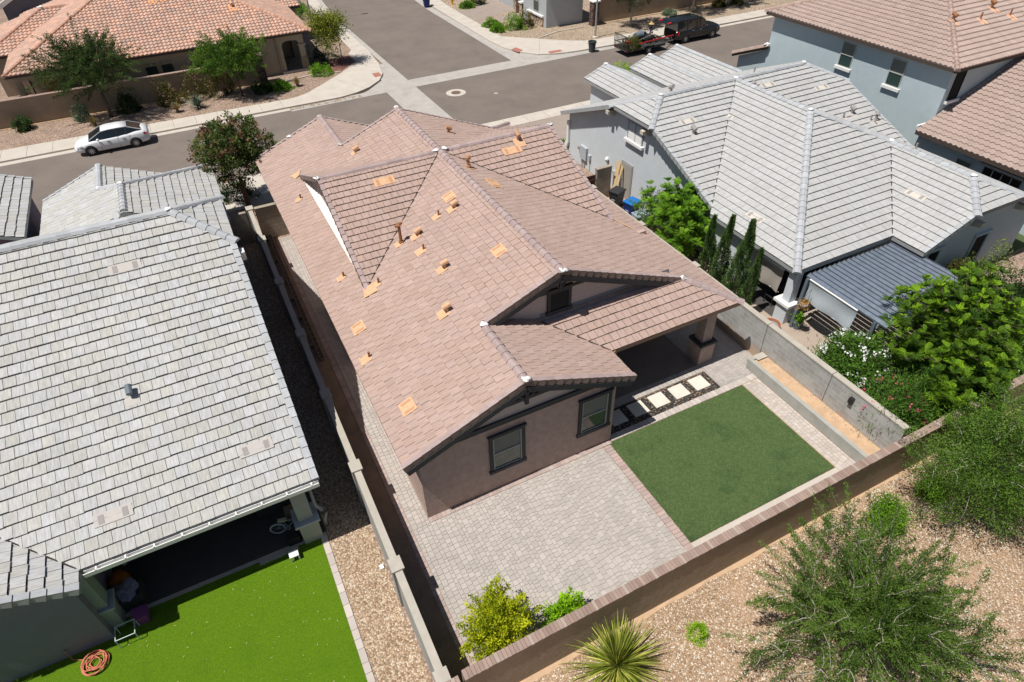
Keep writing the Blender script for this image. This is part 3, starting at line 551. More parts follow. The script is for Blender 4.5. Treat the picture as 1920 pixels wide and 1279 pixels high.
d = MB(); d.tube([(-3.1, .7, 2.8), (-3.12, 1.2, 2.6), (-3.12, 1.25, 1.25), (-2.98, 1.15, 1.05), (-2.92, 1.1, .85), (-3.0, 1.2, .5), (-3.02, 1.25, .15)], .06, 8); d.build('downspout', MATS['stucco_column_grey'], G, smooth=True)
d = MB(); d.box(-2.85, 8.3, 6.05, -2.6, 8.65, 6.35); d.build('eave_bracket', white_paint, G)
flat_vent(G, gS, -6.15, 8.75, (0, -1), .36, .95, primer_gr, primer_gr_dk); flat_vent(G, gS, -4.1, 2.1, (0, -1), .34, .95, primer_gr, primer_gr_dk); flat_vent(G, gS, -7.95, 1.7, (0, -1), .34, .95, primer_gr, primer_gr_dk)
v = pipe_vent(G, gS, -6.85, 4.72, (0, -1), 'hood', plastic_grey, primer_gr, .42, .22, .04); pipe_vent(G, gN, -6.3, 12.6, (0, 1), 'hood', white_paint, primer_gr, .4, .25, .06)

# ------------------------------------------------------------------ grey roofed house on the right
R = thing('house', 'pale blue house with a ribbed light grey roof of many hips, right of the centre', 'house', (24, 11, 0))
rSm = (5.64-M_*14.25, 0, M_); rW = (2.8-M_*17.1, M_, 0); rSr = (2.8-M_*1.92, 0, M_); rE = (5.64+M_*24.15, -M_, 0); rWl = (2.8-M_*22.65, M_, 0); rJ = (4.52-M_*1.95, 0, M_); rN = (5.64+M_*14.25, 0, -M_)
rJW = (5.64-M_*19.15, M_, 0); rJE = (5.64+M_*29.15, -M_, 0)
def wing(x0, x1, yf, zr=None):
    xm = (x0+x1)/2; h = (xm-x0)*M_; yb = 21.3-(xm-x0)
    return [([(x0, 21.3), (xm, yb), (xm, yf), (x0, yf)], (2.8-M_*x0, M_, 0), 'W'), ([(xm, yb), (x1, 21.3), (x1, yf), (xm, yf)], (2.8+M_*x1, -M_, 0), 'E')], (xm, yb, yf, 2.8+h)
w1, r1 = wing(21.76, 25.04, 25.6); w2, r2_ = wing(25.55, 28.75, 25.7); w3, r3 = wing(28.8, 31.7, 26.6)
roofpart(R, [
    ([(17.4, 7.5), (24.15, 14.25), (19.15, 14.25), (17.4, 12.5)], rSm, 'S'), ([(24.15, 14.25), (30.9, 7.5), (30.9, 12.5), (29.15, 14.25)], rSm, 'S'),
    ([(17.1, 1.92), (24.15, 8.97), (24.15, 14.25), (17.1, 7.2)], rW, 'W'), ([(17.1, 1.92), (22.65, 1.92), (26.93, 6.2), (24.15, 8.97)], rSr, 'S'),
    ([(24.15, 14.25), (24.15, 8.97), (26.93, 6.2), (31.2, 6.2), (31.2, 7.2)], rE, 'E'), ([(26.93, 6.2), (26.93, 1.95), (28.53, .35), (31.2, .35), (31.2, 6.2)], rE, 'E'),
    ([(22.65, .35), (25.33, .35), (26.93, 1.95), (26.93, 6.2), (22.65, 1.92)], rWl, 'W'), ([(26.93, 1.95), (25.33, .35), (28.53, .35)], rJ, 'S'),
    ([(17.4, 16), (19.15, 14.25), (29.15, 14.25), (30.9, 16), (30.9, 21.3), (17.4, 21.3)], rN, 'N'), ([(19.15, 14.25), (17.4, 16), (17.4, 12.5)], rJW, 'W'), ([(29.15, 14.25), (30.9, 12.5), (30.9, 16)], rJE, 'E')]+w1+w2+w3,
    tile_grey2, e=.36, w=.33, fm=grey_fascia, t=.058, vg=.02, jit=.005, gap=.006)
c = PM(); Z = 5.64
caps(c, (19.15, 14.25, Z), (29.15, 14.25, Z)); caps(c, (17.3, 12.4, 4.86), (19.15, 14.25, Z), w=.17); caps(c, (17.3, 16.1, 4.86), (19.15, 14.25, Z)); caps(c, (31, 12.4, 4.86), (29.15, 14.25, Z)); caps(c, (31, 16.1, 4.86), (29.15, 14.25, Z))
caps(c, (24.15, 8.97, Z), (24.15, 14.1, Z)); caps(c, (17.0, 1.82, 2.78), (24.15, 8.97, Z), w=.17); caps(c, (26.93, 6.2, 4.52), (24.25, 8.87, Z)); caps(c, (26.93, 1.95, 4.52), (26.93, 6.2, 4.52)); caps(c, (25.23, .25, 3.84), (26.93, 1.95, 4.52), w=.17); caps(c, (28.63, .25, 3.84), (26.93, 1.95, 4.52))
for (xm, yb, yf, zr_) in (r1, r2_, r3): caps(c, (xm, yf+.05, zr_), (xm, yb, zr_), w=.14)
c.build('ridge_tiles', cap_grey, R)
c = PM()
for a, b, o in [((17.4, 7.5, 2.92), (17.4, 12.4, 4.87), (-1, 0, 0)), ((17.4, 21.3, 2.8), (17.4, 16.1, 4.87), (-1, 0, 0)), ((30.9, 7.5, 2.92), (30.9, 12.4, 4.87), (1, 0, 0)), ((30.9, 21.3, 2.8), (30.9, 16.1, 4.87), (1, 0, 0)), ((22.65, .35, 2.8), (25.25, .35, 3.85), (0, -1, 0)), ((31.2, .35, 2.8), (28.6, .35, 3.85), (0, -1, 0))]: rake(c, a, b, o, w=.16)
for (x0, x1, yf) in ((21.76, 25.04, 25.6), (25.55, 28.75, 25.7), (28.8, 31.7, 26.6)):
    xm = (x0+x1)/2; z1 = 2.8+(xm-x0)*M_; rake(c, (x0, yf, 2.8), (xm, yf, z1), (0, 1, 0), .12, .12); rake(c, (x1, yf, 2.8), (xm, yf, z1), (0, 1, 0), .12, .12)
c.build('rake_tiles', [cap_grey, grey_fascia], R)
for i, p in enumerate([(19.15, 14.25, Z+.1), (24.15, 14.25, Z+.1), (29.15, 14.25, Z+.1), (24.15, 8.97, Z+.1), (26.93, 6.2, 4.62), (26.93, 1.95, 4.62), (23.4, 25.5, 3.55), (27.15, 25.6, 3.53), (30.25, 26.5, 3.45)]):
    m = MB(); m.blob(p, .14, 6, 0, i+40, .5, .32); m.build('mortar', mastic, R, smooth=True)
w = MB(); w.prism([(17.85, 7.4, 0), (17.85, 21.0, 0), (17.85, 21.0, 2.72), (17.85, 16.0, 4.7), (17.85, 12.5, 4.7), (17.85, 7.4, 2.7)], (.18, 0, 0)); w.box(17.5, 4.9, 0, 17.68, 7.4, 2.68); w.box(17.68, 7.22, 0, 18.0, 7.4, 2.68); w.box(17.68, 4.9, 0, 22.9, 5.08, 2.68)
w.box(22.9, .75, 0, 23.1, 5.08, 2.7); w.prism([(23.1, .75, 0), (30.8, .75, 0), (30.8, .75, 2.7), (28.4, .75, 3.72), (25.5, .75, 3.72), (23.1, .75, 2.7)], (0, .18, 0)); w.prism([(30.5, 7, 0), (30.5, 21, 0), (30.5, 21, 2.72), (30.5, 16, 4.7), (30.5, 12.5, 4.7), (30.5, 7, 2.7)], (-.18, 0, 0)); w.box(30.62, .93, 0, 30.8, 7, 2.7)
w.box(18.03, 20.82, 0, 22.1, 21.0, 2.72)
for (x0, x1, yf) in ((21.76, 25.04, 25.6), (25.55, 28.75, 25.7), (28.8, 31.3, 26.6)):
    w.box(x0+.35, 20.9, 0, x0+.5, yf-.35, 2.7); w.box(x1-.5, 20.9, 0, x1-.35, yf-.35, 2.7); w.prism([(x0+.5, yf-.5, 0), (x1-.5, yf-.5, 0), (x1-.5, yf-.5, 2.75), ((x0+x1)/2, yf-.5, 3.2), (x0+.5, yf-.5, 2.75)], (0, .15, 0))
w.build('wall', stucco_blue, R)
valleys(R, [((17.4, 7.5, 2.92), (24.15, 14.25, Z)), ((24.15, 14.25, Z), (30.9, 7.5, 2.92)), ((22.65, 1.92, 2.8), (26.93, 6.2, 4.52))])
# louvred gable window, side door, brackets
y0, y1, z0, z1 = 13.62, 14.95, 3.45, 4.42
f = MB(); f.box(17.78, y0, z0, 17.845, y0+.07, z1); f.box(17.78, y1-.07, z0, 17.845, y1, z1); f.box(17.78, (y0+y1)/2-.04, z0, 17.845, (y0+y1)/2+.04, z1); f.box(17.74, y0-.05, z1, 17.845, y1+.05, z1+.12)
gv = f.build('gable_vent', grey_fascia, R); l = MB(); l.box(17.835, y0+.07, z0, 17.845, y1-.07, z1, 1)
for i in range(9): zc = z0+.07+i*.105; l.prism([(17.77, y0+.07, zc-.025), (17.825, y0+.07, zc+.04), (17.83, y0+.07, zc+.03), (17.785, y0+.07, zc-.035)], (0, y1-y0-.14, 0))
l.build('louvre', [white_paint, black_metal], gv); l = MB(); l.box(17.66, y0-.15, z0-.14, 17.845, y1+.15, z0); l.build('sill', white_paint, gv)
d = MB(); d.box(17.80, 14.2, 0, 17.845, 15.25, 2.08); dr = d.build('side_door', grey_fascia, R); d = MB(); d.box(17.785, 14.28, .03, 17.80, 15.17, 2.0); d.build('door_leaf', mat('door_beige', (.36, .335, .30), .7, .05, 4), dr); d = MB(); d.lathe((17.76, 15.08, 1.0), [(.03, 0), (.04, .03), (.03, .06)], 8); d.build('handle', pole_grey, dr)
brk = mat('bracket_stone', (.56, .50, .41), .85, .12, 6)
for (x, y, z, o) in [(17.45, 16.35, 4.42, (-1, 0, 0)), (17.45, 13.2, 4.42, (-1, 0, 0)), (26.3, .5, 3.05, (0, -1, 0)), (29.2, .5, 3.1, (0, -1, 0))]:
    b = MB(); o = Vector(o); s_ = Vector((o.y, o.x, 0)); p = Vector((x, y, z)); b.prism([p+s_*.13+Vector((0, 0, .13))+o*.12, p+s_*.13+Vector((0, 0, -.06))+o*.12, p+s_*.13-o*.38+Vector((0, 0, -.2)), p+s_*.13-o*.38+Vector((0, 0, .13))], -s_*.26); b.build('eave_bracket', brk, R)
# patio column, corner
c = MB(); c.box(17.3, 2.0, 1.02, 17.68, 2.38, 2.7); c.box(17.2, 1.9, 0, 17.8, 2.5, .95); co = c.build('column', stucco_blue, R); c = MB(); c.box(17.08, 1.78, .95, 17.92, 2.62, 1.07); c.build('column_cap', white_paint, co)
c = MB(); c.box(17.3, 2.4, 2.4, 17.6, 4.9, 2.72); c.box(17.6, 2.1, 2.4, 22.9, 2.4, 2.72); c.build('patio_beam', stucco_blue, R)
for (x0, z0_, x1, z1_) in [(23.75, 1.4, 24.55, 2.25), (27.0, .55, 27.9, 2.1)]: window(R, (x0, .75, z0_), (1, 0, 0), x1-x0, z1_-z0_, stucco_blue, dark_void, stucco_blue, .09, (0, -1, 0), mull=False, blinds=False)
for (x, y) in [(18.9, 13.35), (28.2, 13.4)]: flat_vent(R, rSm, x+.6, y-1.0, (0, -1), .36, .95, mat('vent_plate_cream', (.55, .51, .45), .8, .05, 5), primer_gr_dk)
flat_vent(R, rSm, 25.7, 13.35, (0, -1), .36, .95, MATS['vent_plate_cream'], primer_gr_dk)
for (x, y) in [(21.9, 12.2), (18.1, 5.5)]: flat_vent(R, rW, x, y, (-1, 0), .36, .95, MATS['vent_plate_cream'], primer_gr_dk)
flat_vent(R, rWl, 24.9, 2.9, (-1, 0), .36, .95, MATS['vent_plate_cream'], primer_gr_dk)
for (pl, x, y, k, d_) in [(rSm, 24.6, 13.35, 'tall', (0, -1)), (rSm, 28.4, 10.2, 'pipe', (0, -1)), (rSm, 29.2, 10.35, 'hood', (0, -1)), (rSm, 29.9, 9.6, 'pipe', (0, -1)), (rSm, 30.25, 9.55, 'tall', (0, -1)), (rSm, 19.3, 11.6, 'hood', (0, -1)), (rN, 20.6, 15.2, 'hood', (0, 1)), (rN, 27.3, 16.0, 'pipe', (0, 1)), (rE, 29.0, 6.1, 'pipe', (1, 0))]:
    pipe_vent(R, pl, x, y, d_, k, primer_gr_dk, primer_gr, .5, .3, .045)
u = MB(); u.box(17.70, 18.75, .55, 17.845, 19.45, 1.35); mt = u.build('electric_panel', MATS['column_cap_grey'], R); u = MB(); u.tube([(17.78, 19.0, 0), (17.78, 19.0, .55)], .03, 6); u.build('conduit', pole_grey, mt); u = MB(); u.tube([(17.78, 19.25, 0), (17.78, 19.25, .55)], .025, 6); u.build('conduit', pole_grey, mt); u = MB(); u.wheel((17.74, 19.62, 1.1), (1, 0, 0), .1, .1, 12); u.build('meter', pole_grey, mt)
u = MB(); u.box(17.72, 18.35, .75, 17.845, 18.6, 1.05); u.tube([(17.79, 18.45, 0), (17.79, 18.45, .75)], .02, 6); u.tube([(17.79, 15.9, .9), (17.79, 15.9, 0)], .03, 6); u.box(17.74, 15.75, .9, 17.845, 16.0, 1.15); u.build('utility_box', MATS['column_cap_grey'], R)
u = MB(); u.tube([(17.75, 16.6, 0), (17.75, 16.6, 1.55)], .06, 8); u.lathe((17.74, 16.6, 1.5), [(.10, 0), (.13, .06), (.1, .14), (.04, .2)], 10); u.build('vent_stack', white_paint, R)
d = MB(); d.prism([(17.7, 20.85, 2.3), (17.7, 21.05, 2.3), (17.7, 21.05, 1.2), (17.7, 21.45, .45), (17.7, 21.15, .35), (17.7, 20.85, 1.0)], (.14, 0, 0)); d.build('downspout', white_paint, R)
# ------------------------------------------------------------------ two-storey grey-blue house, upper right
B = thing('house', 'two-storey grey-blue house with brown barrel roof tiles at the upper right corner', 'house', (40, 14, 0))
bW = (6.2-M_*33.5, M_, 0); bS = (6.2-M_*8.2, 0, M_); bN = (6.2+M_*21.9, 0, -M_); bL = (3.0-M_*32.6, M_, 0); bF = (2.8+M_*24.5, 0, -M_)
kw = dict(style='wave', bond=False, t=.05, jit=0., um=1.35, vg=.02)
roofpart(B, [([(33.5, 8.2), (40.35, 15.05), (33.5, 21.9)], bW, 'W'), ([(33.5, 8.2), (50, 8.2), (50, 15.05), (40.35, 15.05)], bS, 'S'), ([(33.5, 21.9), (40.35, 15.05), (50, 15.05), (50, 21.9)], bN, 'N')], tile_brown, e=.36, w=.3, fm=dark_fascia, **kw)
roofpart(B, [([(32.6, -1.5), (42, -1.5), (42, 8.55), (32.6, 8.55)], bL, 'W')], tile_brown, e=.36, w=.3, fm=dark_fascia, name='lower_roof', **kw)
roofpart(B, [([(33.7, 21.5), (46, 21.5), (46, 24.5), (33.7, 24.5)], bF, 'N')], tile_brown, e=.36, w=.3, fm=dark_fascia, name='porch_roof', **kw)
cap_br = mat('cap_brown', (.38, .28, .24), .9, .08, 3, tone=.12)
c = PM(); caps(c, (33.4, 8.1, 6.2), (40.35, 15.05, 8.96), w=.14, h=.12, seg=.36); caps(c, (33.4, 22, 6.2), (40.35, 15.05, 8.96), w=.14, h=.12, seg=.36); caps(c, (40.35, 15.05, 8.96), (50, 15.05, 8.96), w=.14, h=.12); caps(c, (33.75, 24.5, 2.85), (33.75, 21.4, 4.1), w=.13, h=.12, seg=.3)
c.build('ridge_tiles', cap_br, B); m = MB(); m.blob((33.75, 21.45, 4.2), .17, 6, 0, 5, .5, .6); m.build('mortar', mastic, B)
w = MB(); w.box(33.95, 8.6, 0, 34.15, 21.5, 6.1); w.box(34.15, 8.6, 0, 50, 8.8, 6.1); w.box(33.1, -1.2, 0, 33.3, 8.6, 2.95); w.box(34.15, 21.3, 0, 50, 21.5, 6.1); w.prism([(34.1, 21.5, 0), (34.1, 24.2, 0), (34.1, 24.2, 2.7), (34.1, 21.5, 3.85)], (.18, 0, 0)); w.box(34.28, 24.0, 0, 45.5, 24.2, 2.7); w.box(33.3, -1.2, 0, 41.5, -1.0, 2.95)
w.build('wall', stucco_teal, B)
wf = mat('window_frame_light', (.42, .42, .40), .6, .05, 5)
for (y, z, l) in [(15.70, 4.38, 1.4), (12.2, 4.25, 1.5)]: window(B, (33.95, y, z), (0, -1, 0), .95, l, wf, glass, None, .1, (-1, 0, 0), sill=white_paint)
window(B, (34.35, 8.6, 4.35), (1, 0, 0), .8, 1.6, dark_void, dark_void, None, .1, (0, -1, 0), sill=white_paint, blinds=False, mull=False)
window(B, (33.1, 6.1, 1.6), (0, -1, 0), .85, .75, wf, glass, None, .1, (-1, 0, 0), mull=False, blinds=False)
dw = window(B, (33.1, 4.6, .4), (0, -1, 0), 1.95, 2.05, dark_fascia, dark_void, None, .1, (-1, 0, 0), mull=False, blinds=False, name='sliding_door')
m = MB(); [m.box(33.04, 4.6-.02-i*.49, .45, 33.075, 4.6+.02-i*.49, 2.4) for i in (1, 2, 3)]; m.build('mullion', wf, dw); m = MB(); m.box(32.95, 2.5, 2.5, 33.095, 4.8, 2.62); m.build('lintel', wf, dw)
m = MB(); m.box(32.75, 8.6, 3.18, 33.9, 8.72, 3.26); m.build('flashing', white_paint, B)
# ------------------------------------------------------------------ tan house with the red barrel roof, upper left
T = thing('house', 'tan stucco house with a red-orange barrel tile roof and arched porch, upper left', 'house', (-3, 52, 0))
tS = (3.1-M_*46.2, 0, M_); tW = (3.1+M_*13.8, M_, 0); tE = (3.1+M_*8.1, -M_, 0); tN = (3.1+M_*65.8, 0, -M_); tS2 = (3.05-M_*52.2, 0, M_); tW2 = (3.05+M_*15.8, M_, 0); tF = (3.05-M_*55, 0, M_); tFE = (3.05+M_*9.3, -M_, 0)
roofpart(T, [([(-13.8, 46.2), (8.1, 46.2), (-1.7, 56), (-4, 56)], tS, 'S'), ([(-13.8, 46.2), (-4, 56), (-13.8, 65.8)], tW, 'W'), ([(8.1, 46.2), (8.1, 65.8), (-1.7, 56)], tE, 'E'), ([(-13.8, 65.8), (-4, 56), (-1.7, 56), (8.1, 65.8)], tN, 'N'),
    ([(-15.8, 52.2), (-11, 57), (-8, 57), (-11, 52.2)], tS2, 'S'), ([(-15.8, 52.2), (-11, 57), (-15.8, 61.8)], tW2, 'W'),
    ([(3.5, 55), (9.3, 55), (9.3, 60), (3.5, 60)], tF, 'S')], tile_red, e=.36, w=.3, fm=dark_fascia, **kw)
cap_rd = mat('cap_red', (.50, .29, .21), .9, .1, 3, tone=.18)
c = PM(); k2 = dict(w=.15, h=.14, seg=.34)
caps(c, (-13.9, 46.1, 3.08), (-4, 56, 7.05), **k2); caps(c, (8.2, 46.1, 3.08), (-1.7, 56, 7.05), **k2); caps(c, (-15.9, 52.1, 3.03), (-11, 57, 4.98), **k2); caps(c, (-11, 57, 4.98), (-4.5, 57, 4.98), **k2); caps(c, (-4, 56, 7.05), (-1.7, 56, 7.05), **k2)
c.build('ridge_tiles', cap_rd, T); m = MB(); m.blob((-11, 57, 5.12), .2, 6, 0, 5, .5, .6); m.build('mortar', mastic, T)
w = MB(); w.box(-9, 46.6, 0, 5.35, 46.8, 3.0); w.box(-13.4, 46.6, 0, -13.05, 46.95, 3.0); w.box(-13.05, 50.4, 0, -9, 50.6, 3.4); w.box(-9.2, 46.8, 0, -9, 50.4, 3.2); w.box(-13.05, 46.6, 2.55, -9, 46.9, 3.0); w.box(-15.4, 52.6, 0, -13.4, 52.8, 3.0); w.box(-13.4, 50.6, 0, -13.2, 65, 3.2)
# porch with an arched opening
w.box(5.3, 46.55, 0, 5.62, 46.9, 3.0); ar = [(5.62, 3.0)]; w.prism([(5.62, 46.55, 3.0), (5.62, 46.55, 2.2), (5.75, 46.55, 2.38), (6.0, 46.55, 2.48), (6.75, 46.55, 2.48), (6.93, 46.55, 2.38), (7.0, 46.55, 2.2), (7.45, 46.55, 2.2), (7.45, 46.55, 3.0)], (0, .35, 0)); w.box(7.0, 46.55, 0, 7.45, 46.9, 2.2); w.box(7.25, 46.9, 2.2, 7.45, 51, 3.0); w.box(7.1, 50.6, 0, 7.45, 51, 2.2); w.box(5.3, 51, 0, 7.5, 51.2, 3.3); w.box(5.35, 46.9, 0, 5.5, 51, 3.0)
w.box(6.5, 55.4, 0, 8.9, 55.6, 2.95); w.box(8.7, 55.6, 0, 8.9, 62, 2.95); w.box(7.4, 51.2, 0, 7.6, 55.4, 3.0)
w.build('wall', stucco_tan, T)
c = MB(); c.box(6.92, 46.46, 1.98, 7.55, 46.98, 2.12); c.build('column_cap', stucco_tan, T); c = MB(); c.box(6.95, 46.48, 0, 7.52, 46.96, 1.05); c.build('column_base', mat('stucco_tan_dark', (.25, .205, .155), .95, .05, 2), T)
c = MB(); c.box(5.2, 46.35, 0, 7.6, 46.55, .18); c.build('porch_step', concrete_grey, T)
for x in (-4.85, -3.7): window(T, (x, 46.6, 1.1), (1, 0, 0), .9, 1.35, stucco_tan, glass, None, .1, (0, -1, 0), mull=False, blinds=False)
d = MB(); d.box(-12.3, 50.34, 0, -10.6, 50.39, 2.4); d.build('patio_door', mat('wood_yellow', (.34, .23, .10), .7, .15, 3), T)
d = MB(); d.tube([(5.2, 46.5, 3.0), (5.2, 46.5, .1)], .05, 6); d.build('downspout', stucco_tan, T)
pipe_vent(T, tS, -2.7, 52.3, (0, -1), 'hood', rust, mat('primer_red', (.72, .33, .15), .8, .05, 5), .7, .4, .06, .08); pipe_vent(T, tS, -1.9, 52.2, (0, -1), 'pipe', rust, MATS['primer_red'], .5, .4, .05, .08)
pipe_vent(T, tS, 3.0, 50.2, (0, -1), 'hood', primer, MATS['primer_red'], .7, .25, .05, .08)
for (x, y, k) in [(36.6, 11.3, 'hood'), (40.3, 11.6, 'hood'), (38.6, 11.0, 'pipe'), (41.0, 10.8, 'pipe')]: pipe_vent(B, bS, x, y, (0, -1), k, rust, mat('primer_peach', (.72, .40, .24), .8, .05, 5), .55, .35, .045, .08)
pipe_vent(B, bW, 37.4, 16.8, (-1, 0), 'pipe', rust, MATS['primer_peach'], .4, .3, .045, .08)
f = MB()
for dx in (0, .3):
    a = Vector((34.9, 3.3+dx*1.1, 3.0+M_*2.3)); N = Vector((-M_, 0, 1)).normalized(); u = Vector((1, 0, M_)).normalized(); f.obox(a+N*.105, u, Vector((0, 1, 0)), N, .19, .15, .012)
f.build('replaced_tile', MATS['primer_peach'], B)
# ------------------------------------------------------------------ far houses at the top edge
S_ = thing('house', 'light grey house with a stone veneer base at the street corner, top centre', 'house', (32.7, 49, 0))
w = MB(); w.box(30.6, 46.5, 0, 34.7, 51.2, 3.6); w.box(31.4, 51.2, 0, 36, 60, 3.6); w.build('wall', stucco_white, S_)
st = gravel('stone_veneer', [(.42, .29, .20), (.52, .40, .30), (.33, .22, .155), (.60, .49, .39), (.28, .20, .16)], 5.5, .8, .08)
c = MB(); c.box(30.5, 47.05, .02, 30.596, 50.1, .85); c.build('stone_base', st, S_); c = MB(); c.box(30.38, 46.98, .86, 30.7, 50.15, 1.0); c.build('stone_cap', white_paint, S_)
window(S_, (30.6, 49.0, 1.15), (0, -1, 0), 1.05, 1.9, wf, glass, None, .1, (-1, 0, 0), blinds=False)
roofpart(S_, [([(30.0, 46.0), (35.2, 46.0), (35.2, 60), (30.0, 60)], (3.7, 0, .02), 'S')], tile_grey2, e=.34)
for i, (x, y, h) in enumerate([(30.75, 51.6, 1.25), (30.9, 53.2, 1.35)]):
    lb = ['short stone pier nearer the corner window of the light grey house', 'short stone pier farther from the corner window, by the driveway'][i]
    t = thing('stone_pier', lb, 'pier', (x, y, 0), 'stone piers by the driveway'); c = MB(); c.box(x-.28, y-.28, 0, x+.28, y+.28, h); c.build('pier_body', st, t); c = MB(); c.box(x-.36, y-.36, h, x+.36, y+.36, h+.14); c.build('pier_cap', white_paint, t)
F_ = thing('house', 'house with a white bargeboard and dark gable beyond the red tile roof, top left', 'house', (-10, 72, 0))
w = MB(); w.prism([(-15, 66, 0), (-3, 66, 0), (-3, 66, 4.8), (-9, 66, 7.2), (-15, 66, 4.2)], (0, .2, 0)); w.box(-15, 66.2, 0, -14.8, 80, 3.4); w.build('wall', mat('stucco_shaded', (.10, .105, .14), .95, .05, 2), F_)  # gable wall coloured dark to stand for a wall in shade
w = MB(); w.prism([(-15.4, 65.4, 3.6), (-9, 65.4, 6.9), (-9, 65.4, 7.3), (-15.6, 65.4, 3.9)], (0, .5, 0)); w.build('bargeboard', white_paint, F_)
roofpart(F_, [([(-15.5, 66), (-9, 66), (-9, 80), (-15.5, 80)], (7.2+M_*9, M_, 0), 'W')], tile_grey2, e=.5, w=.5)
# ------------------------------------------------------------------ ground sheets
def sheet(name, pts, z, m, th=None, kind=True):
    mb = MB()
    if th: mb.prism([(x, y, z-th) for x, y in pts], (0, 0, th))
    else: mb.poly([(x, y, z) for x, y in pts])
    o = mb.build(name, m)
    if kind: struct(o)
    return o
def rect(x0, y0, x1, y1): return [(x0, y0), (x1, y0), (x1, y1), (x0, y1)]
RZ0 = -.125
sheet('ground', rect(-120, -90, 160, 190), -.2, g_front)
sheet('road', rect(-90, 28.6, 130, 38.35), RZ0, asphalt)
sheet('side_road', [(13.95, 38.354), (23.45, 38.354), (23.45, 60), (27, 120), (18.5, 120), (13.95, 62)], RZ0, asphalt)
sheet('gutter', rect(13.2, 38.2, 24.0, 40.0), RZ0+.004, concrete_grey)
sheet('gutter', rect(11.5, 28.6, 13.95, 38.196), RZ0+.004, concrete_grey)
sheet('gutter', [(4, 38.0), (13.196, 38.2), (13.94, 40.0), (13.94, 45), (12.6, 45), (12.0, 41), (10, 39), (4, 38.9)], RZ0+.008, concrete_grey)
sheet('gutter', [(24.004, 38.2), (33, 38.2), (33, 39), (28, 39.5), (25.5, 41), (24.2, 45), (23.45, 45), (23.45, 40.004), (24.004, 40.004)], RZ0+.008, concrete_grey)
sheet('gutter', rect(-90, 38.3, 3.996, 38.85), RZ0+.008, concrete); sheet('gutter', rect(33.004, 38.3, 130, 38.8), RZ0+.008, concrete)
sheet('gutter', rect(-90, 28.3, 11.496, 28.65), RZ0+.008, concrete); sheet('gutter', rect(13.954, 28.3, 130, 28.65), RZ0+.008, concrete)
sheet('gutter', [(13.45, 45.004), (13.94, 45.004), (13.94, 62), (18.5, 120), (17.8, 120), (13.45, 62)], RZ0+.008, concrete_grey)
sheet('gutter', [(23.45, 45.004), (24.2, 45.004), (24.2, 60), (28, 120), (27, 120), (23.45, 60)], RZ0+.008, concrete_grey)
# pavements (tops at z = 0, with real kerb steps)
Lk = [(-90, 38.85), (-15, 38.85), (7.95, 38.75), (9.4, 39.1), (10.6, 39.75), (11.8, 40.87), (12.6, 42.4), (13.1, 45), (13.4, 49), (13.45, 62), (17.4, 120)]
Li = [(15.8, 120), (12.4, 62), (12.1, 50), (11.55, 49.0), (11.55, 46.5), (9.6, 44.3), (7.26, 42.16), (5.9, 41.0), (5.0, 40.55), (4.3, 40.45), (-15, 40.9), (-90, 41.2)]
sheet('pavement', Lk+Li, 0, concrete, .2)
Rk = [(28.4, 120), (24.25, 60), (24.15, 46), (24.35, 43.4), (24.9, 41.6), (26.1, 40.0), (27.3, 39.4), (28.6, 39.1), (30, 38.95), (33, 38.85), (130, 38.8)]
Ri = [(130, 40.6), (46, 40.6), (33, 41.0), (31.6, 41.2), (30.3, 42.1), (28.4, 43.9), (25.7, 46.5), (25.8, 60), (30.2, 120)]
sheet('pavement', Rk+Ri, 0, concrete, .2)
sheet('pavement', rect(-90, 27.0, 11.5, 28.3), 0, concrete, .2); sheet('pavement', rect(11.5, 27.0, 130, 28.3), -.001, concrete, .19)
jm = MB()
for i in range(34):
    x = -15+i*1.55
    if x < 4: jm.box(x, 38.86, .0005, x+.018, 40.85, .003)
    if x+18 > 34 or x+50 > 34: jm.box(x+50, 38.9, .0005, x+50.018, 40.55, .003)
for i in range(14): jm.box(12.2, 46+i*1.6, .0005, 13.3, 46.018+i*1.6, .003); jm.box(24.3, 46+i*1.6, .0005, 25.7, 46.018+i*1.6, .003)
for i in range(30): jm.box(-12+i*1.6, 27.02, .0005, -11.982+i*1.6, 28.28, .003)
jm.bar((8.6, 43.2, .001), (10.2, 39.7, .001), .018, .004); jm.bar((11.5, 46.6, .001), (12.9, 44.9, .001), .018, .004); jm.bar((28.4, 43.9, .001), (26.4, 40.2, .001), .018, .004); jm.bar((31.6, 41.2, .001), (31.0, 38.95, .001), .018, .004)
struct(jm.build('pavement_joints', mat('joint_dark', (.16, .14, .12), .95, .1, 5)))
# lots
sheet('garden_gravel', [(-90, 41.2), (-15, 40.9), (4.3, 40.45), (5.0, 40.55), (5.9, 41.0), (7.26, 42.16), (9.6, 44.3), (11.55, 46.5), (11.55, 49.0), (12.1, 50), (12.4, 62), (15.8, 120), (-90, 120)], -.004, g_front, .19)
sheet('garden_gravel', [(130, 40.6), (130, 120), (30.2, 120), (25.8, 60), (25.7, 46.5), (28.4, 43.9), (30.3, 42.1), (31.6, 41.2), (33, 41.0), (46, 40.6)], -.004, gravel('gravel_tan', [(.33, .25, .18), (.42, .33, .24), (.27, .20, .145), (.50, .41, .31)], 13, .7, .12), .19)
sheet('driveway', [(25.72, 57), (25.72, 52.6), (31.3, 54.2), (31.3, 59.5)], .002, mat('driveway_taupe', (.30, .25, .215), .9, .08, 1)); sheet('path', [(25.72, 52.0), (25.72, 50.9), (31.0, 51.9), (31.0, 53.1)], .002, MATS['driveway_taupe'])
sheet('rock_bed', [(8.4, 47.6), (7.7, 45.0), (9.5, 44.4), (11.4, 46.6), (11.4, 48.6)], .002, g_red)
sheet('lot', rect(-90, -5.75, 130, 27.0), -.006, g_front, .19)
